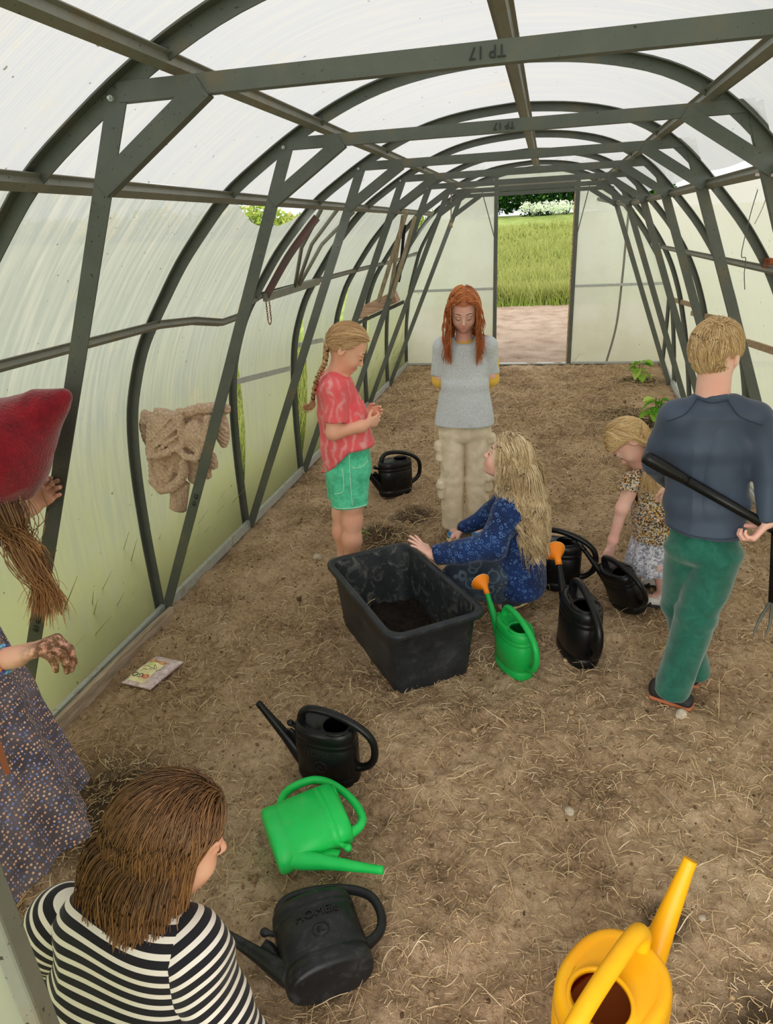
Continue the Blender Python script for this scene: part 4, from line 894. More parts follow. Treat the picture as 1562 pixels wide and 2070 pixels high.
# ------------------------------------------------------------------ seed packet
pk = thing('seed_packet', 'crumpled clear seed packet on the soil by the left rail', 'packet', (-1.348, 2.008, 0), math.radians(-9))
n1, n2 = 34, 44; X, Y = np.meshgrid(np.linspace(-.071, .071, n1), np.linspace(-.097, .097, n2), indexing='ij'); P3 = np.stack([X, Y, 0*X], -1)
pil = np.clip(1-(X/.071)**4, 0, 1)*np.clip(1-(Y/.097)**4, 0, 1); bump_ = vnoise(P3, 60, 4, 2)-.5
top = .010+.020*pil+.011*bump_*(.3+pil); Xw = X+.008*(Y/.097)**2*np.sign(X)*0+.006*Y/.097; bot = .004+0*X
def two(top, bot, name, m, par):
    V = np.concatenate([np.stack([Xw, Y, top], -1).reshape(-1, 3), np.stack([Xw, Y, bot], -1).reshape(-1, 3)]); i, j = np.meshgrid(np.arange(n1-1), np.arange(n2-1), indexing='ij'); b = i*n2+j
    Q = np.stack([b, b+n2, b+n2+1, b+1], -1).reshape(-1, 4); o_ = n1*n2; E = []
    for k in range(n1-1): E += [(k*n2, o_+k*n2, o_+(k+1)*n2, (k+1)*n2), ((k+1)*n2-1, (k+2)*n2-1, o_+(k+2)*n2-1, o_+(k+1)*n2-1)]
    for k in range(n2-1): E += [(k, k+1, o_+k+1, o_+k), ((n1-1)*n2+k+1, (n1-1)*n2+k, o_+(n1-1)*n2+k, o_+(n1-1)*n2+k+1)]
    return mesh_np(name, V, np.concatenate([Q, Q[:, ::-1]+o_, np.array(E)]), m, par)
two(top, bot, 'bag', MT['packet'], pk)
def patch(name, x0, x1, y0, y1, lift, m, par, nx=16, ny=16):
    xs_, ys_ = np.linspace(x0, x1, nx), np.linspace(y0, y1, ny); A, B = np.meshgrid(xs_, ys_, indexing='ij'); p = np.stack([A, B, 0*A], -1)
    pl = np.clip(1-(A/.071)**4, 0, 1)*np.clip(1-(B/.097)**4, 0, 1); z = .010+.020*pl+.011*(vnoise(p, 60, 4, 2)-.5)*(.3+pl)+lift
    V = np.stack([A+.006*B/.097, B, z], -1).reshape(-1, 3); i, j = np.meshgrid(np.arange(nx-1), np.arange(ny-1), indexing='ij'); b = i*ny+j
    return mesh_np(name, V, np.stack([b, b+ny, b+ny+1, b+1], -1).reshape(-1, 4), m, par)
lb = patch('paper_label', -.048, .034, -.085, .030, .0015, MT['label'], pk, 24, 30)
patch('seed_picture', -.046, .036, .030, .050, .0015, MT['beans'], pk); patch('green_mark', -.030, -.008, .010, .022, .0024, MT['labelgreen'], lb, 6, 6)
patch('printed_line', -.040, .020, -.002, .0, .0024, MT['labelink'], lb, 8, 3); patch('printed_line', -.032, .012, -.014, -.0125, .0024, MT['labelink'], lb, 8, 3)
for txt, cx, mm in (('\u00d8', .020, MT['labelred']), ('GO', -.018, MT['labelink'])):
    o = textmesh(txt, .034, mm, lb, MX((-1, 0, 0), (0, -1, 0), (0, 0, 1), (cx-.004, -.058, .0335)), 'lettering', .0006)
# ------------------------------------------------------------------ beige knit cardigan jammed between arch and post
sw = thing('cardigan', 'beige cable knit cardigan hung between the second left arch and post', 'cardigan', (-1.35, 2.52, .80))
def cz(X, Y, d=0.0):
    px, py = 250+X/7.1, 810+Y/7.1; return V3(-1.559+(px-268)*.00237-(py-870)*.00045+1.35, d, .881-(py-870)*.00226-.80)
def chain_(pts, r, d, k=.010): q = [cz(a, b, d) for a, b in pts]; return [cap(q[i], q[i+1], r, r, k) for i in range(len(q)-1)]
fold = [ecap(cz(300, 260, .02), cz(250, 560, .02), (.050, .025), (.050, .03), k=.012), ecap(cz(250, 560, .025), cz(400, 1080, .02), (.040, .025), (.022, .018), k=.012),
        ecap(cz(640, 230, -.005), cz(600, 560, -.015), (.075, .032), (.078, .04), k=.012), ecap(cz(520, 300, -.01), cz(480, 720, -.015), (.045, .03), (.030, .03), k=.012), ecap(cz(470, 640, -.005), cz(530, 1160, -.01), (.034, .026), (.034, .026), k=.010),
        ecap(cz(640, 350, .025), cz(660, 1080, .02), (.085, .022), (.055, .02), k=.012), ell(cz(1150, 330, .012), (.07, .022, .06), None, .012), ell(cz(215, 450, .012), (.045, .035, .06), None, .014), ell(cz(1050, 500, -.02), (.062, .045, .078), None, .006), ell(cz(1320, 400, .01), (.036, .03, .088), None, .008), ecap(cz(760, 500, -.01), cz(800, 1000, .005), (.075, .03), (.06, .028), k=.012)]
fold += chain_([(440, 735), (560, 745), (700, 690), (830, 640), (930, 745), (1080, 770)], .016, -.052, .008)+chain_([(880, 190), (1060, 120), (1240, 120), (1400, 130)], .021, -.012, .008)+chain_([(460, 1120), (560, 1250), (700, 1235), (840, 1110), (900, 960), (880, 840)], .020, -.038, .006)
fold += chain_([(740, 740), (725, 900), (620, 1130)], .016, -.018, .006)+chain_([(1000, 830), (960, 1120)], .026, .012)+chain_([(1225, 790), (1255, 930)], .018, .0)+chain_([(1165, 960), (1180, 1070)], .015, .0)+chain_([(400, 330), (380, 700), (420, 1050)], .012, -.032, .006)+chain_([(820, 150), (850, 400), (880, 600)], .016, -.040, .006)+chain_([(1215, 250), (1220, 520), (1120, 720)], .018, -.045, .006)+chain_([(150, 350), (300, 330), (440, 250)], .012, -.006, .006)
for a_, b_ in (((700, 780), (590, 1150)), ((790, 680), (770, 900))): fold.append(cap(cz(*a_, -.05), cz(*b_, -.05), .013, .020, .006, True))
for a_, b_, c_ in (((960, 330), (1040, 480), (1030, 640)), ((1120, 260), (1090, 420), (1110, 560)), ((900, 260), (900, 480), (960, 660))):
    fold += [cap(cz(*a_, -.075), cz(*b_, -.075), .012, .012, .006, True), cap(cz(*b_, -.075), cz(*c_, -.075), .012, .010, .006, True)]
for a_, b_ in (((480, 640), (820, 330)), ((430, 520), (700, 240)), ((560, 660), (830, 450))): fold += chain_([a_, b_], .006, -.053 if a_[0] > 450 else -.047, .008)
fold += [ell(cz(1000, 320, .012), (.05, .022, .05), None, .012), ell(cz(930, 900, .012), (.04, .02, .06), None, .012), ell(cz(640, 1130, .0), (.04, .02, .04), None, .012)]
V, Q = sdf_mesh(fold, .0034); N_ = vnormals(V, Q); u = V[:, 0]*.8+V[:, 2]*.6+.012*vnoise(V, 14, 5); V = V+N_*(.0017*np.sin(u*2*math.pi/.0165)+.0045*(vnoise(V, 30, 3)-.5)*2+.0010*np.sin(V[:, 2]*2*math.pi/.015)*(np.sin(u*2*math.pi/.033) > 0))[:, None]; V[:, 0] = np.maximum(V[:, 0], -.172); mesh_np('knitted_body', V, Q, MT['knitbeige'], sw)
V, Q = sdf_mesh([ecap(cz(800, 1180, -.005), cz(770, 1560, -.01), (.040, .026), (.038, .026), k=.01, end=.4)], .003); ang = np.arctan2(V[:, 1]+.008, V[:, 0]-cz(785, 1370)[0]); V = V+vnormals(V, Q)*(.003*np.sin(ang*22))[:, None]; mesh_np('ribbed_cuff', V, Q, MT['knitbeige'], sw)
# ------------------------------------------------------------------ young plants
def plant(x, y, s, n, label, hgt=.16):
    r = thing('seedling', label, 'plant', (x, y, -.02)); mb = MB(); LV = []; LQ = []
    for k in range(max(2, n//5)):
        a = rng.uniform(0, 6.28); mb.tube(spline([(0, 0, 0), (.02*s*math.cos(a), .02*s*math.sin(a), hgt*s*.5), (.06*s*math.cos(a), .06*s*math.sin(a), hgt*s)], 8), .0025*s, 6)
    mb.build('stem', MT['leaf'], r, True)
    for k in range(n):
        a = rng.uniform(0, 6.28); z = hgt*s*rng.uniform(.35, 1.1); L = s*rng.uniform(.05, .09); w = L*.42; d = V3(math.cos(a), math.sin(a), rng.uniform(-.5, .4)); d = nrm(d); sd_ = nrm(np.cross(d, (0, 0, 1))); b0 = V3(.02*s*math.cos(a), .02*s*math.sin(a), z); up = np.cross(sd_, d)
        V = []; ts = np.linspace(0, 1, 7)
        for t_ in ts:
            ww = w*math.sin(math.pi*min(t_*.9+.06, 1))**.8; c = b0+d*L*t_-V3(0, 0, 1)*L*.45*t_**2
            V += [c-sd_*ww+up*ww*.35, c, c+sd_*ww+up*ww*.35]
        Q = [(3*i+j, 3*i+j+1, 3*i+j+4, 3*i+j+3) for i in range(6) for j in (0, 1)]
        mesh_np('leaf', np.array(V), np.array(Q), MT['leaf'], r, True, {'rnd': np.full(len(V), rng.random()), 't': np.zeros(len(V))})
    return r
plant(1.15, 7.60, 1.45, 14, 'small leafy seedling in a dug hollow near the end wall')
plant(1.10, 5.95, 1.5, 22, 'bushy seedling just behind the small girl\'s blond head', .14)
plant(-.80, 3.37, .42, 4, 'tiny sprout in the damp soil beside the bare legs')
# ------------------------------------------------------------------ people: shared builders
def HR(fwd, up):
    f = nrm(fwd); u = V3(*up); u = nrm(u-f*(u@f)); return np.stack([np.cross(f, u), f, u], 1)
class Head:
    def __init__(s, c, fwd, up, k=1.0): s.c = V3(*c); s.R = HR(fwd, up); s.k = k
    def p(s, x, y, z): return s.c+s.R@(V3(x, y, z)*s.k)
    def prims(s, ears=True):
        P, k, R = s.p, s.k, s.R; E = lambda c, r, kk=.02, sub=False: ell(P(*c), V3(*r)*k, R, kk*k, sub)
        o = [E((0, -.004, 0), (.070, .088, .084)), E((0, .030, -.045), (.054, .052, .066), .03), E((0, .046, -.078), (.040, .036, .033), .025), E((0, .066, -.098), (.016, .016, .015), .02),
             E((.030, .060, -.052), (.022, .022, .022), .02), E((-.030, .060, -.052), (.022, .022, .022), .02)]
        for sx in (-1, 1):
            o += [E((sx*.027, .092, -.019), (.014, .010, .009), .008, True), E((sx*.027, .0765, -.021), (.0115, .0105, .0095), .003), E((sx*.026, .078, -.003), (.019, .009, .006), .012)]
            if ears: o += [E((sx*.072, -.006, -.030), (.0085, .017, .027), .006), E((sx*.083, -.002, -.028), (.007, .009, .016), .004, True)]
        o += [cap(P(0, .082, -.016), P(0, .0985, -.045), .0055*k, .0085*k, .010*k), ell(P(.0065, .0915, -.048), V3(.006, .007, .005)*k, R, .006), ell(P(-.0065, .0915, -.048), V3(.006, .007, .005)*k, R, .006),
              cap(P(-.012, .081, -.070), P(.012, .081, -.070), .0055*k, None, .008*k), cap(P(-.010, .080, -.077), P(.010, .080, -.077), .0055*k, None, .008*k)]
        return o
    def face(s, root, smile=0., open_eye=False, sides=(-1, 1)):
        P, k = s.p, s.k
        up = spline([P(-.023, .0815, -.0705+smile), P(-.006, .0890, -.0690), P(0, .0888, -.0702), P(.006, .0890, -.0690), P(.023, .0815, -.0705+smile)], 15); lo = spline([P(-.017, .0825, -.073+smile), P(0, .0882, -.0788), P(.017, .0825, -.073+smile)], 15)
        w = np.sin(np.linspace(.15, math.pi-.15, 15)); V, Q = tube_np(up, .0036*k*w, 8); V2, Q2 = tube_np(lo, .0044*k*w, 8)
        mesh_np('lips', np.concatenate([V, V2]), np.concatenate([Q, Q2+len(V)]), MT['lips'], root)
        for sx in sides:
            pts = spline([P(sx*.016, .0862, -.0235), P(sx*.022, .0885, -.0275), P(sx*.029, .0875, -.0275), P(sx*.037, .0825, -.0235)], 12); mb = MB(); mb.tube(pts, .0013*k, 6); mb.build('eyelashes', MT['lash'], root, True)
            pts = spline([P(sx*.013, .0865, .001), P(sx*.022, .0875, .006), P(sx*.033, .083, .006), P(sx*.041, .076, .001)], 12); mb = MB(); mb.tube(pts, .0019*k, 6); mb.build('eyebrow', MT['lash'], root, True)
def hand(w, d, n, thumb, s=1.0, curl=(.25, .45, .35), spread=.16, thumb_in=.35, cs=(1, 1, 1, 1)):
    w = V3(*w); d = nrm(d); n = V3(*n); n = nrm(n-d*(n@d)); u = np.cross(d, n)*thumb; o = []
    o.append(ecap(w-d*.008*s, w+d*.060*s, (.019*s, .013*s), (.030*s, .0105*s), u, .008*s, .7))
    for i, (off, b, L) in enumerate(((.0225, .058, .054), (.0075, .062, .061), (-.0075, .059, .056), (-.0215, .052, .043))):
        p = w+d*b*s+u*off*s; dr = nrm(d+u*spread*off/.022); a = 0; r = .0074*s*(1 if i < 3 else .88)
        o.append(cap(w+d*.030*s+u*off*.8*s, p, r, r, .006*s))
        for j, fr in enumerate((.46, .31, .23)):
            a += curl[j]*cs[i]; q = p+(dr*math.cos(a)+n*math.sin(a))*L*fr*s; o.append(cap(p, q, r, r*.9, .0035*s)); p = q; r *= .9
    p = w+d*.014*s+u*.016*s; q = p+nrm(d*.62+u*.75+n*thumb_in)*.034*s; e = q+nrm(d*.9+u*.15+n*(thumb_in+.25))*.030*s
    o += [cap(p, q, .0105*s, .0085*s, .008*s), cap(q, e, .0085*s, .0068*s, .004*s)]
    return o
def limb(*pr, k=.02):
    """limb((p, r), (p, r), ...): tapering chain"""
    return [cap(a[0], b[0], a[1], b[1], k) for a, b in zip(pr[:-1], pr[1:])]
def shoe(root, heel, toe, mu, ms, s=1.0, side=(0, 0, 1), name='shoe'):
    h, t = V3(*heel), V3(*toe); d = nrm(t-h); L = np.linalg.norm(t-h); z = nrm(side); l = np.cross(z, d)
    up = [ecap(h+d*.02+z*.032, t-d*.03+z*.026, (.028*s, .030*s), (.032*s, .024*s), l, .01), ell(h+d*.03+z*.05, (.030*s, .030*s, .034*s), None, .02)]
    o = sdf_obj(name, up, .005, mu, root, cuts=[(h+z*.012, -z)])
    so = sdf_obj('sole', [ecap(h+d*.015+z*.010, t-d*.025+z*.010, (.031*s, .013*s), (.036*s, .013*s), l, .01, .9)], .004, ms, o)
    return o
def hairline(z0=-.55, zf=1.02, y0=-.15, y1=.75):
    def f(D):
        t = np.clip((D[:, 1]-y0)/(y1-y0), 0, 1); t = t*t*(3-2*t); return D[:, 2] > z0+zf*t
    return f
RS = V3(.073, .091, .088)
def hair(root, hd, m, n=2200, length=.28, steps=26, mask=None, start=None, grav=.28, gdir=(0, 0, -1), cols=(), layer=.10, wave=(.004, 2.5), clump=.45, facex=.048, facey=.045, facez=.05, rad=.0014, lenf=None, seed=1, jit=.10, name='hair', guide_n=None, post=None, adh=.8, tuck=0, tuck_y=-.03, alim=.12):
    g = np.random.default_rng(seed); mask = mask or hairline(); D = g.normal(size=(n*4, 3)); D /= np.linalg.norm(D, axis=1)[:, None]; D = D[mask(D)][:n]; n = len(D)
    rs = RS*hd.k; R, c = hd.R, hd.c; lam = 1.0+layer*g.random(n)**1.3
    p = c+(D*rs*.985)@R.T; L0 = D*rs
    v = start(D, g) if start else np.stack([np.sign(D[:, 0])*1.0, -.3+0*D[:, 0], .05+0*D[:, 0]], 1); v = v+g.normal(0, jit, (n, 3)); nl_ = D/rs; nl_ /= np.linalg.norm(nl_, axis=1)[:, None]; v = v-nl_*(v*nl_).sum(1)[:, None]; v /= np.linalg.norm(v, axis=1)[:, None]+1e-6; v = v@R.T
    gd = V3(*gdir); ln = length*(lenf(D) if lenf else 1)*g.uniform(.86, 1.08, n); ds = ln/steps; P = [p]; sx = np.where(D[:, 0] >= 0, 1, -1)
    for i in range(steps):
        v = v/(np.linalg.norm(v, axis=1)[:, None]+1e-9); v = v*(1-grav)+gd*grav
        l0 = (p-c)@R; e0 = l0/(rs*lam[:, None]); r0 = np.linalg.norm(e0, axis=1); n0 = e0/rs; n0 = (n0/(np.linalg.norm(n0, axis=1)[:, None]+1e-9))@R.T; vo = (v*n0).sum(1); near = (r0 < 1.25) & (vo > 0) & (n0@gd < alim)
        v = v-n0*(np.where(near, vo*adh, 0))[:, None]; q = p+v*ds[:, None]
        l = (q-c)@R; e = l/(rs*lam[:, None]); r = np.linalg.norm(e, axis=1); hit = r < 1
        e2 = np.where(hit[:, None], e/np.maximum(r, 1e-6)[:, None], e); l = e2*(rs*lam[:, None])
        inf = (l[:, 1] > facey*hd.k) & (np.abs(l[:, 0]) < facex*hd.k) & (l[:, 2] < facez*hd.k+.012-9*l[:, 0]**2)
        l[:, 0] = np.where(inf, sx*(facex*hd.k)*(.6*np.abs(l[:, 0])/(facex*hd.k)+.4) if False else sx*facex*hd.k, l[:, 0])
        q = c+l@R.T
        for a, b, rr in cols:
            a_, b_ = V3(*a), V3(*b); ab = b_-a_; t = np.clip(((q-a_)@ab)/(ab@ab+1e-9), 0, 1); cc = a_+t[:, None]*ab; dv = q-cc; dd = np.linalg.norm(dv, axis=1); rr_ = rr+.010*(lam-1)/max(layer, .01)
            k = dd < rr_; q = np.where(k[:, None], cc+dv/np.maximum(dd, 1e-6)[:, None]*rr_[:, None], q)
        v = (q-p)/ds[:, None]; p = q; P.append(p)
    P = np.stack(P, 1); t = np.linspace(0, 1, steps+1)
    gi = g.choice(n, guide_n or max(12, n//16), replace=False); nn = np.argmin(((D[:, None]-D[gi][None])**2).sum(2), 1); G = P[gi][nn]
    ph = g.uniform(0, 6.28, len(gi))[nn]; am = wave[0]*g.uniform(.4, 1.6, len(gi))[nn]
    P = P+(G-P)*(clump*t[None, :, None]**1.3)*g.uniform(.5, 1, (n, 1, 1))
    lat = np.cross(v, R[:, 1]); lat /= np.linalg.norm(lat, axis=1)[:, None]+1e-9; lat2 = np.cross(v, lat); lat2 /= np.linalg.norm(lat2, axis=1)[:, None]+1e-9
    w = am[:, None]*t[None]*np.sin(2*math.pi*wave[1]*t[None]*length/.28+ph[:, None]); w2 = am[:, None]*t[None]*np.cos(2*math.pi*wave[1]*1.3*t[None]*length/.28+ph[:, None])
    P = P+w[..., None]*lat[:, None]+.7*w2[..., None]*lat2[:, None]
    l = (P-c)@R; inf = (l[..., 1] > facey*hd.k) & (np.abs(l[..., 0]) < facex*hd.k) & (l[..., 2] < facez*hd.k+.012-9*l[..., 0]**2); l[..., 0] = np.where(inf, sx[:, None]*facex*hd.k*(1+.08*g.random((n, 1))), l[..., 0]); P = c+l@R.T
    if tuck:
        sm = lambda a, b, x: np.clip((x-a)/(b-a), 0, 1)**2*(3-2*np.clip((x-a)/(b-a), 0, 1)); z = l[..., 2]; w = sm(.03, -.025, z)*sm(-.16, -.09, z)*sm(.015, .04, l[..., 0]*tuck)*(l[..., 1] > tuck_y); ty = tuck_y+.020*g.random((n, 1)); l[..., 1] = l[..., 1]*(1-w)+np.minimum(l[..., 1], ty)*w; e = l/rs; r = np.linalg.norm(e, axis=2, keepdims=True); l = np.where((r < 1.03) & (w > .01)[..., None], l/np.maximum(r, .3)*1.03, l); P = c+l@R.T
    V, Q, si, tt = strands_np(P, rad*g.uniform(.7, 1.25, n), 3, .35)
    rnd = np.clip(g.normal(.5, .13, n)+.22*(g.random(len(gi))[nn]-.5)*1.6, 0, 1)[si]
    # scalp layer below the strands
    A, B = np.meshgrid(np.linspace(0, math.pi, 40), np.linspace(0, 2*math.pi, 73), indexing='ij'); Dd = np.stack([np.sin(A)*np.cos(B), np.sin(A)*np.sin(B), np.cos(A)], -1).reshape(-1, 3)
    Vc = c+(Dd*rs*1.0)@R.T; ok = mask(Dd); i, j = np.meshgrid(np.arange(39), np.arange(72), indexing='ij'); b = i*73+j; Qc = np.stack([b, b+73, b+74, b+1], -1).reshape(-1, 4); Qc = Qc[ok[Qc].all(1)]
    return mesh_np(name, np.concatenate([V, Vc]), np.concatenate([Q, Qc+len(V)]), m, root, True, {'rnd': np.concatenate([rnd, np.full(len(Vc), .22)]), 't': np.concatenate([tt, np.zeros(len(Vc))])})
def snap(o, x, z, rad=.010, lift=.002, ax=1, sgn=-1):
    """the point of a garment nearest the viewer's side at (x, z) in the person's own frame"""
    n = len(o.data.vertices); V = np.empty(n*3, np.float32); o.data.vertices.foreach_get('co', V); V = V.reshape(-1, 3); oth = [i for i in range(3) if i != ax]
    k = np.where(np.hypot(V[:, oth[0]]-x, V[:, oth[1]]-z) < rad)[0]
    if not len(k): k = np.array([np.argmin(np.hypot(V[:, oth[0]]-x, V[:, oth[1]]-z))])
    y = (V[k, ax]*sgn).max()*sgn+sgn*lift; p = [0, 0, 0]; p[ax] = y; p[oth[0]] = x; p[oth[1]] = z; return V3(*p)
def seam(name, o, pts, r, m, parent, n=16, **kw):
    P = spline(pts, n) if len(pts) > 2 else np.linspace(pts[0], pts[1], n)
    mb = MB(); mb.tube(np.array([snap(o, a, b, lift=r*.5, **kw) for a, b in P]), r, 6); return mb.build(name, m, parent, True)
# ------------------------------------------------------------------ girl in the grey jumper (faces the camera, looks down)
p = thing('person', 'red haired girl in a grey jumper and sand trousers, looking down', 'person', (-.234, 3.521, 0), math.radians(6.2))
hd = Head((-.017, -.048, 1.264), (0, -.87, -.50), (0, -.50, .87), 1.0)
body = hd.prims()+limb(((-.017, -.018, 1.19), .038), ((-.017, .018, 1.06), .045))+[ecap((-.012, .01, 1.04), (-.012, .01, .66), (.095, .06), (.085, .055), k=.03)]
for s in (-1, 1):
    sx = -.146 if s < 0 else .126
    body += limb(((sx+.03*(-s), .01, 1.05), .04), ((sx-.002*s, .025, .90), .030), ((-.012+.06*s, .125, .78), .024))+hand((-.012+.06*s, .125, .78), (-s*.9, .15, -.2), (0, -1, 0), 1 if s < 0 else -1, .95, (.3, .4, .3))
    hx = -.078 if s < 0 else .056
    body += limb(((hx, .01, .62), .052), ((hx, .0, .34), .046), ((hx, .01, .06), .030), ((hx, -.07, .035), .026))
sdf_obj('body', body, .0034, MT['skinpale'], p); hd.face(p, .004)
sw_ = [ecap((-.010, 0, 1.045), (-.013, 0, .86), (.112, .074), (.118, .086), k=.03), ecap((-.013, 0, .86), (-.014, -.004, .60), (.122, .088), (.168, .112), k=.03)]
for s in (-1, 1):
    sx = -.150 if s < 0 else .131
    sw_ += limb(((-.010+.045*s, .005, 1.066), .036), ((sx-.028*s, .008, 1.052), .044), k=.03)+limb(((sx-.026*s, .008, 1.05), .046), ((sx+.004*s, .03, .88), .036), k=.02)
sw_ += [ell((-.014, -.012, 1.105), (.056, .058, .040), None, .012, True)]
jm = sdf_obj('jumper', sw_, .0045, MT['greyknit'], p, cuts=[((0, 0, .648), (0, 0, -1)), lambda X, Y, Z: np.minimum(np.minimum(.905-Z, Z-.825), np.abs(X+.011)-.125)], hollow=.010, wr=(.006, 13, 4, (1, 1, .5)))
us = [ecap((-.017, .004, 1.03), (-.017, .004, 1.092), (.066, .056), (.050, .044), k=.02)]
for s in (-1, 1):
    sx = -.150 if s < 0 else .131; us += limb(((sx, .022, .97), .035), ((sx-.002*s, .034, .875), .034), ((-.012+.075*s, .118, .79), .026))
sdf_obj('yellow_undershirt', us, .0045, MT['yellowcotton'], p, cuts=[((0, 0, 1.088), (0, -.2, 1))])
tr = [ecap((-.012, .005, .70), (-.012, .005, .60), (.120, .086), (.128, .090), k=.03)]
for s in (-1, 1):
    hx = -.080 if s < 0 else .057; fx = -.082 if s < 0 else .050
    tr += [ecap((hx, .005, .60), (hx-.004, .0, .33), (.068, .078), (.060, .066), k=.02), ecap((hx-.004, .0, .33), (fx, .004, .03), (.060, .066), (.064, .072), k=.02)]
pt = sdf_obj('trousers', tr, .0045, MT['sandpants'], p, cuts=[((0, 0, .050), (0, 0, -1)), ((0, 0, .70), (0, 0, 1))], wr=(.008, 13, 8, (1, 1, .6)))
for (x, z, sx) in ((-.150, .505, -1), (-.142, .285, -1), (.122, .545, 1), (.112, .33, 1)):
    sdf_obj('cargo_pocket', [ecap((x, -.01, z+.03), (x, -.01, z-.05), (.020, .040), (.024, .044), k=.01), ecap((x+.002*sx, -.012, z+.035), (x+.003*sx, -.012, z+.012), (.025, .046), (.029, .050), k=.004)], .005, MT['sandpants'], p, wr=(.004, 22, 3, (1, 1, 1)))
for s in (-1, 1):
    hx = -.080 if s < 0 else .056; shoe(p, (hx, .06, .0), (hx-.003, -.135, .0), MT['shoeblue'], MT['solegreen'], .95)
def redstart(D, g):
    return np.stack([np.sign(D[:, 0]+.04)*1.0, -.12+0*D[:, 1], .0*D[:, 0]], 1)
hair(p, hd, MT['hair_red'], 2600, .315, 28, start=redstart, grav=.27, cols=[((-.017, .015, 1.10), (-.017, -.01, 1.19), .052), ((-.12, .0, 1.055), (.10, .0, 1.055), .052), ((-.012, 0, 1.0), (-.012, 0, .9), .085)], facex=.061, facey=.030, facez=.052, alim=.5, wave=(.014, 2.0), clump=.55, seed=3, layer=.08)
# ------------------------------------------------------------------ girl in the tie-dye shirt (profile to the right)
p = thing('person', 'girl with a fair plait in a pink tie-dye T-shirt and green shorts', 'person', (-.814, 2.906, 0), math.radians(18.4))
hd = Head((.120, 0, 1.163), (.80, -.14, -.58), (.58, -.04, .80), 1.0)
body = hd.prims()+limb(((.09, 0, 1.10), .041), ((.045, 0, 1.02), .045), k=.03)+[ecap((.045, 0, .99), (.085, 0, .66), (.10, .07), (.095, .075), (0, 1, 0), .03)]
body += limb(((.04, -.105, .985), .042), ((.022, -.140, .80), .031), ((.150, -.105, .812), .026), ((.172, -.095, .816), .020))+hand((.172, -.095, .816), (.93, .40, .14), (-.2, .95, .25), 1, .92, (.55, .65, .5), .1, .5)
body += limb(((.04, .105, .98), .042), ((.04, .140, .80), .031), ((.165, .08, .825), .026), ((.186, .062, .83), .020))+hand((.186, .062, .83), (.92, -.32, .10), (-.2, -.95, .2), -1, .92, (.5, .7, .5), .1, .5)
for s, hx, kx, ax_ in ((-1, .083, .078, .060), (1, .050, .035, .030)):
    body += limb(((hx-.005, s*.056, .60), .055), ((hx, s*.056, .44), .058), ((kx, s*.056, .335), .0465), ((kx-.008, s*.056, .23), .0455), ((ax_, s*.056, .09), .030), ((ax_, s*.056, .05), .030), k=.03)
sdf_obj('body', body, .0034, MT['skin'], p); hd.face(p, 0, sides=(1,))
sh = [ecap((.045, 0, .985), (.068, 0, .86), (.115, .088), (.112, .104), (0, 1, 0), .03), ecap((.068, 0, .86), (.084, 0, .69), (.112, .106), (.120, .122), (0, 1, 0), .03), ecap((.084, 0, .69), (.05, 0, .56), (.122, .120), (.125, .098), (0, 1, 0), .03)]
for s in (-1, 1): sh += limb(((.042, s*.05, 1.015), .036), ((.040, s*.105, .990), .043), k=.03)+limb(((.038, s*.108, .985), .047), ((.036, s*.136, .83), .050), k=.025)
sh += [ell((.060, 0, 1.055), (.052, .052, .040), HR((.85, 0, -.5), (.5, 0, .85)), .01, True)]
def hemcut(X, Y, Z):
    return np.minimum(.584+(X+.033)*1.02, .702)-Z+0*Y
ts = sdf_obj('tshirt', sh, .0045, MT['tiedye'], p, cuts=[hemcut, lambda X, Y, Z: np.minimum(np.minimum(.852-Z+(X-.036)*-.08, Z-.765), np.abs(Y)-.116)], hollow=.010, wr=(.009, 12, 14, (1, 1, .8)))
so_ = [ecap((.078, 0, .72), (.078, 0, .58), (.105, .108), (.115, .112), (0, 1, 0), .02)]
for s, cx in ((-1, .080), (1, .066)): so_ += [ecap((cx, s*.056, .60), (cx-.006, s*.060, .40), (.066, .098), (.072, .086), (0, 1, 0), .02)]
st_ = sdf_obj('shorts', so_, .0045, MT['mintdenim'], p, cuts=[((0, 0, .418), (0, 0, -1)), ((0, 0, .73), (0, 0, 1))], hollow=.010, wr=(.006, 14, 21, (1, 1, .7)))
seam('hem_seam', st_, [(-.005, .430), (.078, .429), (.150, .430)], .0022, MT['seam'], st_); seam('side_seam', st_, [(.083, .44), (.082, .55), (.085, .69)], .0020, MT['seam'], st_)
seam('pocket_seam', st_, [(.092, .625), (.14, .620), (.172, .64)], .0020, MT['seam'], st_); seam('pocket_seam', st_, [(.05, .62), (.046, .52), (.005, .50)], .0020, MT['seam'], st_)
for s, ax_ in ((-1, .060), (1, .030)): shoe(p, (ax_-.045, s*.056, 0), (ax_+.135, s*.060, 0), MT['shoedark'], MT['soletan'], .95)
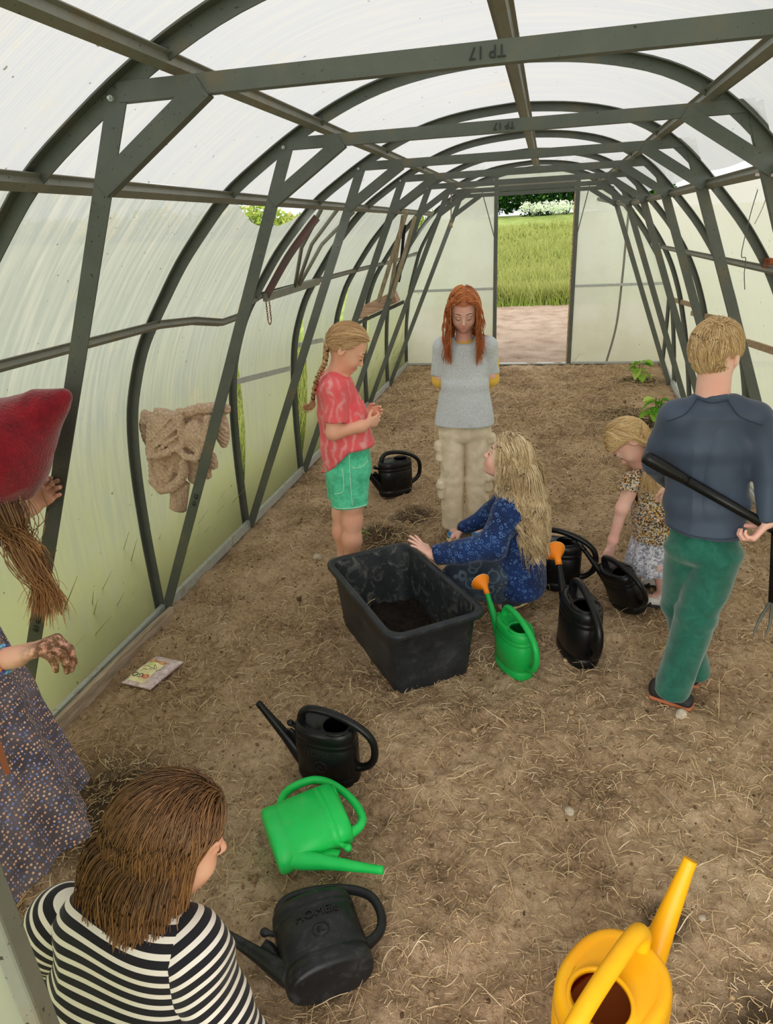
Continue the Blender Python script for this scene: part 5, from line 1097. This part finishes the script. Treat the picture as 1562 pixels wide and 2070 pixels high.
# hair drawn back to the plait
g = np.random.default_rng(5); D = g.normal(size=(9000, 3)); D /= np.linalg.norm(D, axis=1)[:, None]; D = D[hairline(-.45, 1.05)(D)][:2300]
tie = nrm(V3(.25, -.90, -.36)); t = np.linspace(0, 1, 20); om = np.arccos(np.clip(D@tie, -1, 1))[:, None]; S = (np.sin((1-t)*om)[..., None]*D[:, None]+np.sin(t*om)[..., None]*tie)/np.maximum(np.sin(om), 1e-3)[..., None]
S = S+np.stack([0*om*t, 0*om*t, -.26*np.sin(math.pi*t)*np.clip(om/1.6, 0, 1)**2], -1); S /= np.linalg.norm(S, axis=2, keepdims=True)
lay = (1.0+.09*g.random(len(D)))[:, None]*(1+.05*np.sin(math.pi*t)); P = hd.c+((S*RS*lay[..., None])@hd.R.T); gi = g.choice(len(D), 150, replace=False); nn = np.argmin(((D[:, None]-D[gi][None])**2).sum(2), 1); P = P+(P[gi][nn]-P)*(.5*t[None, :, None]); P = P+.0016*np.sin(9*t+6.28*g.random((len(D), 1)))[..., None]*g.normal(size=(len(D), 1, 3))
V, Q, si, tt = strands_np(P, .0014*g.uniform(.7, 1.3, len(D)), 3, .5); rnd = np.clip(g.normal(.5, .14, len(D))+.3*(g.random(150)[nn]-.5)*1.4, 0, 1)[si]
hp = mesh_np('hair', V, Q, MT['hair_pink'], p, True, {'rnd': rnd, 't': tt*0})
tp = hd.c+hd.R@(tie*RS*1.06); bp = spline([tp, (.012, -.035, 1.10), (-.006, -.055, 1.07), (-.030, -.062, 1.03), (-.050, -.040, .97), (-.058, -.02, .92)], 60); pr = []
Tn, Nn, Bn = frames_np(bp)
for k in range(3):
    ph = np.linspace(0, 7.5*math.pi, 60)+k*2*math.pi/3; w = np.linspace(1, .55, 60); path = bp+Nn*(.0115*np.sin(ph)*w)[:, None]+Bn*(.0065*np.sin(2*ph)*w)[:, None]
    n_ = 34; off = g.normal(0, 1, (n_, 2)); off = off/np.maximum(np.linalg.norm(off, axis=1), 1)[:, None]*.0075; pr.append(path[None]+w[None, :, None]*(off[:, :1, None]*Nn[None]+off[:, 1:, None]*Bn[None]))
tail = []; e = bp[-1]
for k in range(90): q = e+V3(*g.normal(0, .005, 3)); tail.append(spline([q, q+V3(-.010, -.005, -.02)+g.normal(0, .003, 3), q+V3(-.035, -.010, -.022)+g.normal(0, .008, 3)], 60))
A = np.concatenate(pr+[np.array(tail)]); V, Q, si, tt = strands_np(A, .0016*g.uniform(.8, 1.2, len(A)), 3, .6); mesh_np('plait', V, Q, MT['hair_pink'], p, True, {'rnd': np.clip(g.normal(.5, .2, len(A)), 0, 1)[si], 't': tt*0})
mb = MB(); mb.tube(bp[52:56], .010, 10); mb.build('hair_tie', MT['lash'], p, True)
# ------------------------------------------------------------------ crouching child in the blue jacket (faces left)
p = thing('person', 'long haired blond child crouching beside the tub in a blue patterned jacket', 'person', (.076, 2.76, 0), math.radians(1.5))
hd = Head((-.043, 0, .722), (-.93, .10, .36), (.36, 0, .93), 1.0)
body = hd.prims()+limb(((-.035, 0, .66), .042), ((-.02, 0, .55), .046), k=.03)+[ecap((-.015, 0, .52), (.01, 0, .17), (.10, .07), (.10, .085), (0, 1, 0), .03)]
body += limb(((-.05, -.10, .50), .042), ((-.115, -.175, .375), .031), ((-.35, -.132, .300), .023), ((-.375, -.128, .300), .020))+hand((-.378, -.127, .302), (-.78, .18, .60), (-.55, .1, -.80), -1, 1.0, (.05, .10, .08), .5, .1)
body += limb(((-.05, .11, .49), .042), ((-.135, .165, .37), .031), ((-.245, .143, .318), .023), ((-.262, .142, .308), .020))+hand((-.262, .142, .308), (-.75, -.05, -.62), (.5, 0, -.7), 1, 1.0, (.3, .4, .3), .2, .3)
for s in (-1, 1): body += limb(((.01, s*.05, .17), .045), ((-.27, s*.095, .175), .045), ((.0, s*.07, .085), .034), ((-.06, s*.075, .04), .026))
sdf_obj('body', body, .0038, MT['skinpale'], p); hd.face(p, 0, sides=(-1,))
jk = [ecap((-.022, 0, .52), (.010, 0, .36), (.118, .078), (.122, .095), (0, 1, 0), .04), ecap((.010, 0, .36), (.015, 0, .12), (.128, .100), (.150, .108), (0, 1, 0), .04), cap((-.02, -.05, .535), (-.02, .05, .535), .045, k=.04)]
jk += limb(((-.035, -.075, .525), .052), ((-.05, -.115, .50), .062), ((-.110, -.175, .385), .060), k=.035)+limb(((-.110, -.172, .385), .058), ((-.235, -.155, .340), .050), ((-.365, -.130, .300), .040), k=.03)
jk += limb(((-.035, .08, .515), .052), ((-.05, .12, .49), .055), ((-.13, .165, .375), .048), ((-.25, .143, .318), .035), k=.03)
jk += [ell((-.040, 0, .585), (.05, .05, .035), None, .01, True)]
jo = sdf_obj('jacket', jk, .0045, MT['bluejacket'], p, cuts=[((-.355, -.13, .30), (-.93, .06, -.28)), lambda X, Y, Z: np.minimum((.088+.35*np.clip(-.02-X, 0, .2))-Z+0*Y, X+.16)], hollow=.010, wr=(.011, 9, 31, (1, 1, 1)))
sdf_obj('black_top', [ecap((.015, 0, .20), (.02, 0, .115), (.115, .082), (.118, .080), (0, 1, 0), .02)], .005, MT['blackcloth'], p)
je = []
for s in (-1, 1): je += limb(((.015, s*.045, .165), .060), ((-.13, s*.078, .185), .066), ((-.272, s*.098, .178), .060), k=.03)+limb(((-.272, s*.098, .178), .058), ((-.13, s*.085, .115), .052), ((-.01, s*.072, .085), .046), k=.02)
sdf_obj('jeans', je, .005, MT['jeans'], p, wr=(.007, 13, 41, (1, 1, 1)))
def patchring(cx, cy, cz, r, nrm_):
    n_ = nrm(nrm_); e1 = nrm(np.cross(n_, (0, 1, 0.3))); e2 = np.cross(n_, e1); return np.array([V3(cx, cy, cz)+(math.cos(a)*e1+math.sin(a)*e2)*r for a in np.linspace(0, 2*math.pi, 41)])
for s in (-1, 1): shoe(p, (.055, s*.065, .055), (-.075, s*.085, .0), MT['jeans'], MT['soletan'], .9, (-.42, -.25*0, .9))
hair(p, hd, MT['hair_squat'], 2300, .44, 34, start=lambda D, g: np.stack([np.sign(D[:, 0])*.8, -.75+0*D[:, 0], .1+0*D[:, 0]], 1), grav=.22, cols=[((-.02, 0, .56), (-.03, 0, .66), .055), ((-.03, -.09, .525), (-.03, .09, .525), .062), ((.005, -.04, .50), (.02, -.04, .2), .108), ((.005, .05, .50), (.02, .05, .2), .108)], wave=(.012, 2.4), clump=.9, jit=.05, facex=.056, facey=.030, facez=.03, layer=.14, rad=.0016, seed=8, guide_n=95, lenf=lambda D: .72+.35*np.clip(-D[:, 1]+.3, 0, 1))
# ------------------------------------------------------------------ small girl in the flowered dress, bending
p = thing('person', 'small blond girl in a flowered dress bending to hold a black watering can', 'person', (.711, 2.923, 0), math.radians(-10.8))
hd = Head((-.205, 0, .742), (-.38, -.22, -.90), (-.86, .0, .36), .97)
body = hd.prims()+limb(((-.165, .01, .68), .038), ((-.105, .01, .585), .044), k=.03)+[ecap((-.09, .01, .56), (-.01, .01, .36), (.09, .065), (.09, .08), (0, 1, 0), .03)]
body += limb(((-.150, -.075, .575), .036), ((-.186, -.090, .455), .027), ((-.214, -.068, .290), .0205), ((-.219, -.064, .262), .0185))+hand((-.220, -.063, .258), (-.22, .02, -.97), (-.55, .80, .1), 1, .92, (.25, .6, .6), .15, .5)
body += limb(((-.06, .09, .56), .036), ((-.01, .135, .46), .027), ((.03, .12, .36), .021))+hand((.03, .12, .36), (.3, 0, -.9), (0, -1, 0), -1, .85, (.4, .5, .4))
for (x, y) in ((.012, .10), (.030, -.085)): body += limb(((-.005, y*.6, .36), .06), ((x-.03, y, .20), .044), ((x, y, .05), .030), ((x-.06, y, .028), .022))
sdf_obj('body', body, .0034, MT['skinpale'], p); hd.face(p, 0, sides=(1, -1))
dr = [ecap((-.095, .01, .565), (-.045, .01, .42), (.100, .075), (.118, .10), (0, 1, 0), .03), ecap((-.045, .01, .42), (-.015, .01, .27), (.120, .105), (.140, .128), (0, 1, 0), .03), cap((-.12, -.06, .588), (-.155, -.080, .572), .040, .044, .02), cap((-.07, .05, .585), (-.06, .09, .56), .04, .04, .02)]
dr += limb(((-.153, -.079, .575), .043), ((-.170, -.088, .535), .045), k=.02)
sdf_obj('dress', dr, .0042, MT['floral'], p, cuts=[((0, 0, .312), (.1, 0, -1)), lambda X, Y, Z: np.minimum(np.minimum(.548-Z, Z-.478), np.minimum(-.128-X+.0*Z, -.03-Y))], hollow=.009, wr=(.007, 14, 51, (1, 1, .6)))
for (a, b, ra, rb, zc) in (((-.015, .01, .36), (-.012, .01, .10), .122, .150, .150),):
    V, Q = sdf_mesh([ecap(a, b, (ra+.005, ra-.004), (rb+.01, rb), (0, 1, 0), .02)], .0042, [((0, 0, .158), (.18, 0, -1)), ((0, 0, .325), (0, 0, 1))], .009); an = np.arctan2(V[:, 1]-.01, V[:, 0]+.014); V = V+(np.clip((.33-V[:, 2])/.18, 0, 1)*.010*np.sin(an*13))[:, None]*np.stack([np.cos(an), np.sin(an), 0*an], 1); mesh_np('ruffled_skirt', V, Q, MT['ruffle'], p)
for (x, y) in ((.012, .10), (.030, -.085)):
    k_ = sdf_obj('sock', limb(((x-.004, y, .145), .031), ((x, y, .06), .033), k=.02)+[ecap((x+.005, y, .032), (x-.085, y-.01, .020), (.028, .026), (.026, .018), (0, 1, 0), .03)], .0042, MT['sock'], p, cuts=[((0, 0, .004), (0, 0, -1))], wr=(.003, 50, 4, (1, 1, 3)))
    mb = MB(); mb.tube(np.array([(x-.004+.033*math.cos(a), y+.033*math.sin(a), .150) for a in np.linspace(0, 6.28, 24)]), .010, 8, False); mb.build('black_band', MT['blackcloth'], p, True)
    sdf_obj('sandal', [ecap((x+.012, y, .007), (x-.105, y-.012, .007), (.030, .010), (.032, .010), (0, 1, 0), .008), cap((x-.06, y-.035, .02), (x-.055, y, .048), .006, k=.01), cap((x-.055, y, .048), (x-.06, y+.03, .02), .006, k=.01)], .004, MT['shoedark'], p)
def gold(D, g): return np.stack([np.sign(D[:, 0])*.55, -.9+0*D[:, 0], .55+0*D[:, 0]], 1)
def goldpost(P, t, D, g): return P
hair(p, hd, MT['hair_dress'], 2600, .37, 30, start=lambda D, g: np.stack([np.sign(D[:, 0])*.25, -1.0+0*D[:, 0], -.25+0*D[:, 0]], 1), mask=hairline(-.6, 1.0), grav=.16, gdir=(.25, 0, -.97), cols=[((-.10, .01, .56), (-.165, .01, .68), .05), ((-.13, -.06, .575), (-.05, .08, .56), .06), ((-.07, .01, .5), (-.02, .01, .36), .10)], wave=(.004, 1.8), clump=.5, facex=.052, facey=.028, facez=.035, seed=12, guide_n=120, tuck=-1, alim=.62)
# ------------------------------------------------------------------ boy seen from behind
p = thing('person', 'fair haired boy seen from behind in a slate blue top and green cord trousers, walking', 'person', (.702, 2.178, 0), math.radians(-14.2))
hd = Head((-.058, .012, 1.252), (.28, .95, -.08), (.0, .08, 1), .91)
body = hd.prims()+limb(((-.052, .0, 1.19), .047), ((-.047, .005, 1.07), .050), k=.02)+[ecap((-.040, .0, 1.05), (-.015, 0, .64), (.10, .055), (.08, .05), k=.03)]
body += limb(((-.14, 0, 1.03), .042), ((-.188, .03, .875), .031), ((-.128, .135, .762), .022))+hand((-.128, .138, .758), (-.55, .55, -.45), (.3, .3, -.85), 1, .98, (.25, .4, .4), .1, .3)
body += limb(((.07, 0, 1.03), .042), ((.135, -.02, .880), .031), ((.152, -.058, .745), .022))+hand((.150, -.062, .738), (-.50, -.25, -.78), (-.80, .15, .55), 1, .98, (.9, 1.0, .8), .1, .9)
body += limb(((.037, 0, .58), .055), ((-.008, -.02, .345), .047), ((-.05, -.04, .06), .03), ((-.02, -.04, .035), .026))+limb(((-.066, .02, .57), .055), ((-.050, .10, .31), .047), ((.02, .10, .06), .03), ((.02, .16, .035), .026))
sdf_obj('body', body, .0034, MT['skinpale'], p)
tp_ = [ecap((-.040, .0, 1.045), (-.036, .0, .95), (.112, .066), (.120, .082), k=.03), ecap((-.036, 0, .95), (-.020, 0, .76), (.120, .082), (.116, .080), k=.03), ecap((-.020, 0, .76), (-.013, 0, .62), (.117, .084), (.124, .088), k=.03)]
tp_ += limb(((-.065, .004, 1.086), .030), ((-.135, .002, 1.040), .044), k=.03)+limb(((-.022, .004, 1.088), .030), ((.072, 0, 1.048), .044), k=.03)
tp_ += limb(((-.140, .0, 1.035), .046), ((-.186, .03, .880), .041), k=.03)+limb(((-.186, .03, .880), .041), ((-.135, .125, .772), .030), k=.012)
tp_ += limb(((.075, 0, 1.04), .046), ((.135, -.02, .885), .041), k=.025)+limb(((.135, -.02, .885), .041), ((.152, -.055, .752), .031), k=.012)
tp_ += [ecap((-.047, .006, 1.07), (-.048, .006, 1.125), (.062, .054), (.052, .050), k=.02)]
tb = sdf_obj('long_sleeved_top', tp_, .004, MT['navyjersey'], p, cuts=[((-.01, 0, .668), (-.05, 0, -1)), ((-.047, 0, 1.112), (0, .15, 1)), lambda X, Y, Z: np.minimum(.748-Z+.1*(X-.152), X-.122+0*Y)], hollow=.009, wr=(.012, 8, 61, (1.7, 1, .6)))
seam('raglan_seam', tb, [(-.088, 1.105), (-.115, 1.062), (-.165, 1.035)], .0018, MT['navyseam'], tb); seam('raglan_seam', tb, [(-.005, 1.105), (.035, 1.062), (.098, 1.040)], .0018, MT['navyseam'], tb); seam('hem_seam', tb, [(-.128, .684), (-.01, .676), (.103, .682)], .0014, MT['navyseam'], tb, 24)
seam('collar_seam', tb, [(-.092, 1.108), (-.047, 1.098), (-.002, 1.108)], .0020, MT['navyseam'], tb)
tr = [ecap((-.018, .0, .69), (-.016, .0, .60), (.096, .064), (.108, .082), k=.03), ecap((.034, -.006, .60), (-.002, -.02, .36), (.068, .080), (.063, .068), k=.02), ecap((-.002, -.02, .36), (-.050, -.042, .04), (.067, .072), (.053, .058), k=.02), ecap((-.068, .02, .59), (-.060, .09, .33), (.064, .076), (.058, .066), k=.02), ecap((-.058, .09, .33), (.015, .10, .05), (.062, .070), (.052, .058), k=.02)]
cp = sdf_obj('corduroy_trousers', tr, .004, MT['cord'], p, cuts=[((-.05, -.04, .048), (-.1, .1, -1)), ((0, 0, .695), (0, 0, 1))], wr=(.009, 11, 71, (1, 1, .9)))
shoe(p, (-.125, -.035, .0), (.045, -.060, .0), MT['shoedark'], MT['solebrown'], .95); shoe(p, (.005, .055, 0), (.035, .22, 0), MT['shoedark'], MT['solebrown'], .95)
def whorl(D, g):
    w = nrm(V3(.12, -.45, .88)); d = D-w; return d+.35*np.cross(w, D)
hair(p, hd, MT['hair_boy'], 5200, .052, 9, mask=lambda D: hairline(-.72, 1.15, -.30, .75)(D) & ~((np.abs(D[:, 0]) > .72) & (D[:, 2] < .02)), start=whorl, grav=.10, layer=.13, wave=(.0015, 2), clump=.55, rad=.0011, seed=21, facey=1, alim=2, lenf=lambda D: .75+.45*np.clip(D[:, 2], 0, 1), jit=.22, guide_n=420)
# his two long tools
fk = thing('garden_fork', 'black shafted garden tool held slanting behind the boy\'s back', 'garden tool', (.465, 2.094, .941))
d = nrm(V3(.352, -.007, -.199)); mb = MB()
mb.tube([d*-.004, d*.0, d*.02, d*.08, d*.125, d*.15], [.012, .019, .0215, .0205, .017, .0155], 16); mb.build('grip', MT['black'], fk, True)
mb = MB(); mb.tube([d*.14, d*.4, d*.72], [.0155, .0150, .0145], 14); mb.build('shaft', MT['black'], fk, True)
mb = MB(); mb.tube([d*.70, d*.82], [.017, .012], 12); e2 = nrm(np.cross(d, (0, 0, 1))); mb.build('socket', MT['steel'], fk, True)
for k in (-1.5, -.5, .5, 1.5):
    mb = MB(); b0 = d*.82; mb.tube(spline([b0, b0+e2*k*.045+d*.03, b0+e2*k*.05+d*.12, b0+e2*k*.05+d*.25+V3(0, 0, -.02)], 14), [.006]*10+[.005, .004, .003, .002], 8); mb.build('tine', MT['steel'], fk, True)
ht = thing('hand_cultivator', 'short black cultivator hanging from the boy\'s lowered hand at the right edge', 'garden tool', (.862, 2.068, .70))
mb = MB(); mb.tube([(0, 0, .01), (.012, 0, -.10), (.022, .0, -.22)], [.016, .0145, .011], 12); mb.build('handle', MT['black'], ht, True)
for k in (-1, 0, 1):
    mb = MB(); mb.tube(spline([(.022, 0, -.21), (.026+.02*k, 0, -.26), (.025+.035*k, -.01, -.30), (.012+.035*k, -.03, -.335)], 14), [.005]*9+[.004, .004, .003, .002, .0015], 8); mb.build('tine', MT['steel'], ht, True)
# ------------------------------------------------------------------ child in the striped top (back to the camera)
B0 = V3(-.42, .50, 0); p = thing('person', 'brown haired child crouching in a black and white striped top, back to the camera', 'person', tuple(B0))
L = lambda *a: V3(*a)-B0
hd = Head(L(-.408, .700, .752), (.80, .50, -.32), (.20, .22, .95), .97)
nk, mid, pel = L(-.430, .610, .625), L(-.478, .560, .46), L(-.48, .45, .22)
lat = (1, .0, .05)
body = hd.prims()+limb((L(-.413, .672, .70), .045), (nk, .050), k=.03)+[ecap(nk, mid, (.10, .06), (.105, .07), lat, .03), ecap(mid, pel, (.105, .07), (.12, .10), lat, .03)]
body += limb((L(-.352, .612, .592), .042), (L(-.280, .58, .43), .033), (L(-.37, .62, .27), .026))+hand(L(-.37, .62, .27), (-.8, .1, -.5), (0, 1, 0), 1, 1.0)
body += limb((L(-.575, .62, .590), .045), (L(-.64, .62, .42), .033), (L(-.60, .75, .30), .026))+hand(L(-.60, .75, .30), (.3, .7, -.5), (1, 0, 0), -1, 1.0)
body += limb((L(-.40, .45, .22), .08), (L(-.38, .60, .29), .055), (L(-.38, .46, .08), .035), (L(-.35, .60, .035), .028))+limb((L(-.56, .45, .22), .08), (L(-.60, .70, .33), .055), (L(-.58, .50, .08), .035), (L(-.59, .60, .035), .028))
sdf_obj('body', body, .0036, MT['skin'], p); hd.face(p, 0, sides=(1, -1))
ra, rb, rc = L(-.352, .612, .596), L(-.280, .580, .43), L(-.35, .62, .285); la, lb_, lc = L(-.575, .62, .595), L(-.64, .62, .43), L(-.60, .74, .31)
ttop = [ecap(nk, mid, (.118, .070), (.128, .092), lat, .04), ecap(mid, pel, (.128, .092), (.135, .115), lat, .04), cap(L(-.51, .615, .615), L(-.395, .620, .618), .050, k=.05)]
axt = nrm(V3(-.10, -.50, -.86))
per = .0178
wob = lambda V: .0022*np.sin(V[:, 0]*40+V[:, 2]*25)
sc_ = [ell(L(-.405, .668, .675), (.062, .055, .030), HR((.3, .8, -.5), (0, .5, .85)), .008, True)]
stp = sdf_obj('striped_top', ttop+sc_, .0034, MT['stripes'], p, wr=(.007, 11, 81, (1, 1, 1)), attrs=lambda V: {'st': ((V-nk)@axt-.10*(V-nk)@V3(1, 0, 0)+wob(V))/per+50})
for a_, b_, c_, sh_ in ((ra, rb, rc, L(-.40, .62, .612)), (la, lb_, lc, L(-.52, .615, .605))):
    def along(V, a_=a_, b_=b_, c_=c_):
        l1 = np.linalg.norm(b_-a_); u = (V-a_)@(b_-a_)/l1; d2 = nrm(c_-b_); u2 = l1+(V-b_)@d2; w = np.clip((u-l1)/.03+.5, 0, 1); return {'st': (u*(1-w)+u2*w+wob(V)*1.5)/per+50}
    sdf_obj('sleeve', limb((sh_, .040), (a_, .056), k=.04)+limb((a_, .057), (b_, .047), k=.03)+limb((b_, .047), (c_, .034), k=.015), .0030, MT['stripes'], stp, wr=(.008, 14, 83, (1, 1, 1)), attrs=along)
sdf_obj('trousers', limb((L(-.42, .46, .20), .09), (L(-.375, .59, .30), .065), (L(-.38, .46, .08), .05), k=.03)+limb((L(-.56, .46, .21), .10), (L(-.60, .70, .335), .07), (L(-.58, .50, .08), .05), k=.03), .006, MT['olive'], p)
for x in (-.355, -.585): shoe(p, tuple(L(x, .47, 0)), tuple(L(x, .66, 0)), MT['shoedark'], MT['soletan'])
hair(p, hd, MT['hair_brown'], 4600, .315, 30, start=lambda D, g: np.stack([D[:, 0]*1.0, -.8+0*D[:, 0], 0*D[:, 0]], 1), mask=hairline(-.75, 1.2), grav=.24, gdir=(-.14, -.20, -.97), cols=[(tuple(L(-.413, .672, .70)), tuple(nk), .058), (tuple(L(-.50, .610, .600)), tuple(L(-.40, .615, .603)), .056)], wave=(.009, 1.3), clump=.5, facex=.056, facey=.020, facez=.02, layer=.13, rad=.0011, seed=33, guide_n=230, tuck=1, tuck_y=.022, lenf=lambda D: .58+.42*np.clip((D[:, 2]+.75)/1.5, 0, 1))
# ------------------------------------------------------------------ girl in the red hood at the left edge
B0 = V3(-1.10, 1.12, 0); L = lambda *a: V3(*a)-B0
p = thing('person', 'girl in a red felt hood and dark dotted dress, one muddy hand hanging', 'person', tuple(B0))
hd = Head(L(-1.112, 1.283, 1.160), (-.72, -.60, -.35), (-.28, -.22, .93), 1.0)
wr1, kn1 = L(-.892, .978, .838), (.90, .26, .30)
body = hd.prims()+limb((L(-1.12, 1.285, 1.10), .043), (L(-1.24, 1.24, .99), .048), k=.03)+[ecap(L(-1.29, 1.22, .97), L(-1.27, 1.12, .64), (.10, .07), (.10, .08), (.7, -.7, 0), .03)]
body += limb((L(-1.30, 1.13, .95), .042), (L(-1.22, .995, .78), .034), (L(-.97, .965, .822), .026), (wr1, .0225), k=.02)
h1 = hand(wr1, kn1, (.25, -.12, -1), 1, 1.3, (1.0, .75, .5), .25, .9, (1.15, 1.0, .92, .85)); body += h1
gw = L(-1.150, 1.405, .992); body += limb((L(-1.27, 1.30, .97), .042), (L(-1.27, 1.36, .93), .033), (gw, .022), k=.02)+hand(gw, (.74, .12, .62), (0, 1, -.1), 1, .98, (.35, 1.15, .9), .1, .6)
for x in (-1.30, -1.19): body += limb((L(x, 1.10, .62), .07), (L(x, 1.08, .34), .048), (L(x, 1.10, .06), .03), (L(x, 1.0, .035), .026))
def mud(V):
    a = np.clip((V-wr1)@nrm(V3(*kn1))/.05-.35, 0, 1)*(np.linalg.norm(V-wr1, axis=1) < .25); b = np.clip(1-np.linalg.norm(V-(gw+V3(.06, .02, .06)), axis=1)/.06, 0, 1); return {'mud': np.maximum(a, b)}
sdf_obj('body', body, .0032, MT['skinmud'], p, attrs=mud); hd.face(p, 0)
hc = L(-1.112, 1.283, 1.172)
hood = [ell(hc, (.122, .122, .128), None, .03), ell(hc+V3(-.03, -.02, .0), (.12, .12, .12), None, .03)]+limb((hc+V3(.03, .02, .030), .098), (hc+V3(.085, .06, .075), .052), (hc+V3(.135, .078, .108), .022), (hc+V3(.160, .092, .124), .010), k=.05)+[ell(hc+nrm(V3(-.72, -.60, -.35))*.135, (.085, .085, .10), None, .02, True)]
sdf_obj('felt_hood', hood, .004, MT['redfelt'], p, cuts=[((0, 0, hc[2]-.112), (-.1, .1, -1))], hollow=.012, wr=(.006, 12, 91, (1, 1, 1)))
g = np.random.default_rng(44); n = 520; A = []
for k in range(n):
    o0 = g.normal(0, 1, 3)*V3(.028, .018, .008); o1 = g.normal(0, 1, 3)*V3(.016, .014, .01); u = g.random(); e = g.normal(0, 1, 3)*V3(.020, .014, .016)
    if u < .8: q = [L(-1.092, 1.235, 1.085)+o0, L(-1.068, 1.222, 1.030)+o0*.9, L(-1.030, 1.205, .975)+o1, L(-.988, 1.182, .915)+o1*.8, L(-.962, 1.168, .870)+e*.8, L(-.962, 1.160, .835)+e*1.1]
    elif u < .93: q = [L(-1.085, 1.235, 1.085)+o0, L(-1.06, 1.222, 1.035)+o0*.8, L(-1.02, 1.21, 1.005)+o1*.6, L(-.995, 1.20, .985)+e*.5, L(-.985, 1.198, .975)+e*.5, L(-.978, 1.196, .965)+e*.5]
    else: q = [L(-1.092, 1.235, 1.085)+o0, L(-1.06, 1.222, 1.02)+o0, L(-1.01, 1.20, .955)+o1, L(-.955, 1.18, .90)+o1*.6, L(-.928, 1.17, .865)+e*.4, L(-.936, 1.165, .835)+e*.4]
    A.append(spline(q, 24))
A = np.array(A); V, Q, si, tt = strands_np(A, .0012*g.uniform(.7, 1.3, n), 3, .35); mesh_np('hair', V, Q, MT['hair_brown'], p, True, {'rnd': np.clip(g.normal(.55, .2, n), 0, 1)[si], 't': tt})
dl_ = nrm(V3(.75, -.66, 0)); V, Q = sdf_mesh([ecap(L(-1.235, 1.10, .84), L(-1.185, 1.035, .62), (.13, .115), (.175, .16), dl_, .03), ecap(L(-1.185, 1.035, .62), L(-1.085, .950, .25), (.175, .16), (.245, .225), dl_, .03)], .005, [((0, 0, .33), (0, 0, -1))], .011)
ax_ = V[:, :2]-(np.stack([np.interp(V[:, 2], [.25, .62, .84], [L(-1.085, 0, 0)[0], L(-1.185, 0, 0)[0], L(-1.235, 0, 0)[0]]), np.interp(V[:, 2], [.25, .62, .84], [L(0, .950, 0)[1], L(0, 1.035, 0)[1], L(0, 1.10, 0)[1]])], 1)); an = np.arctan2(ax_[:, 1], ax_[:, 0])
fo = np.clip((.85-V[:, 2])/.5, 0, 1)*(.020*np.sin(an*7+V[:, 2]*2)+.009*np.sin(an*15+1)); V[:, :2] += ax_/np.linalg.norm(ax_, axis=1)[:, None]*fo[:, None]; V = lap(V, Q); mesh_np('dotted_skirt', V, Q, MT['dots'], p)
bod = [ecap(L(-1.29, 1.225, .98), L(-1.255, 1.115, .78), (.11, .085), (.115, .11), (.7, -.7, 0), .03)]+limb((L(-1.29, 1.16, .97), .05), (L(-1.29, 1.11, .93), .052), (L(-1.23, 1.01, .80), .046), k=.03)+limb((L(-1.27, 1.28, .98), .05), (L(-1.27, 1.355, .935), .044), (L(-1.19, 1.385, .965), .030), k=.03)
sdf_obj('dotted_bodice', bod, .005, MT['dots'], p, wr=(.008, 12, 95, (1, 1, 1)))
rb_ = MB(); q = spline([L(-.985, .952, .75), L(-.955, .925, .66), L(-.932, .905, .585)], 12); rb_.sweep(q, [(-.006, 0), (.006, 0), (.006, .003), (-.006, .003)], (.6, -.7, .3)); rb_.build('brown_ribbon', mat('brown_ribbon', s2l(112, 60, 34)), p)
cols_ = [s2l(232, 150, 96), s2l(56, 64, 140), s2l(96, 156, 190), s2l(168, 200, 216), s2l(214, 214, 220), s2l(70, 72, 130)]
bm_ = [mat('bead_%s' % n_, c_, rough=.25) for n_, c_ in zip(('apricot', 'indigo', 'teal', 'pale_blue', 'white', 'violet'), cols_)]
ad = nrm(wr1-L(-.97, .965, .822)); bc = wr1-ad*.030; e1 = nrm(np.cross(ad, (0, 0, 1))); e2 = np.cross(e1, ad)
cord_ = MB(); cord_.tube(np.array([bc+(math.cos(a)*e1+math.sin(a)*e2)*.0265 for a in np.linspace(0, 2*math.pi, 33)]), .0012, 6, False); bro = cord_.build('bracelet', MT['blackcloth'], p, True)
for k in range(18):
    a = k/18*2*math.pi; V, Q = sdf_mesh([ell(bc+(math.cos(a)*e1+math.sin(a)*e2)*.0275, (.0048, .0048, .0048))], .0016); mesh_np('bead', V, Q, bm_[(k*5+k//3) % 6], bro)
for x in (-1.30, -1.19): shoe(p, tuple(L(x, 1.15, 0)), tuple(L(x, .95, 0)), MT['shoedark'], MT['soletan'])
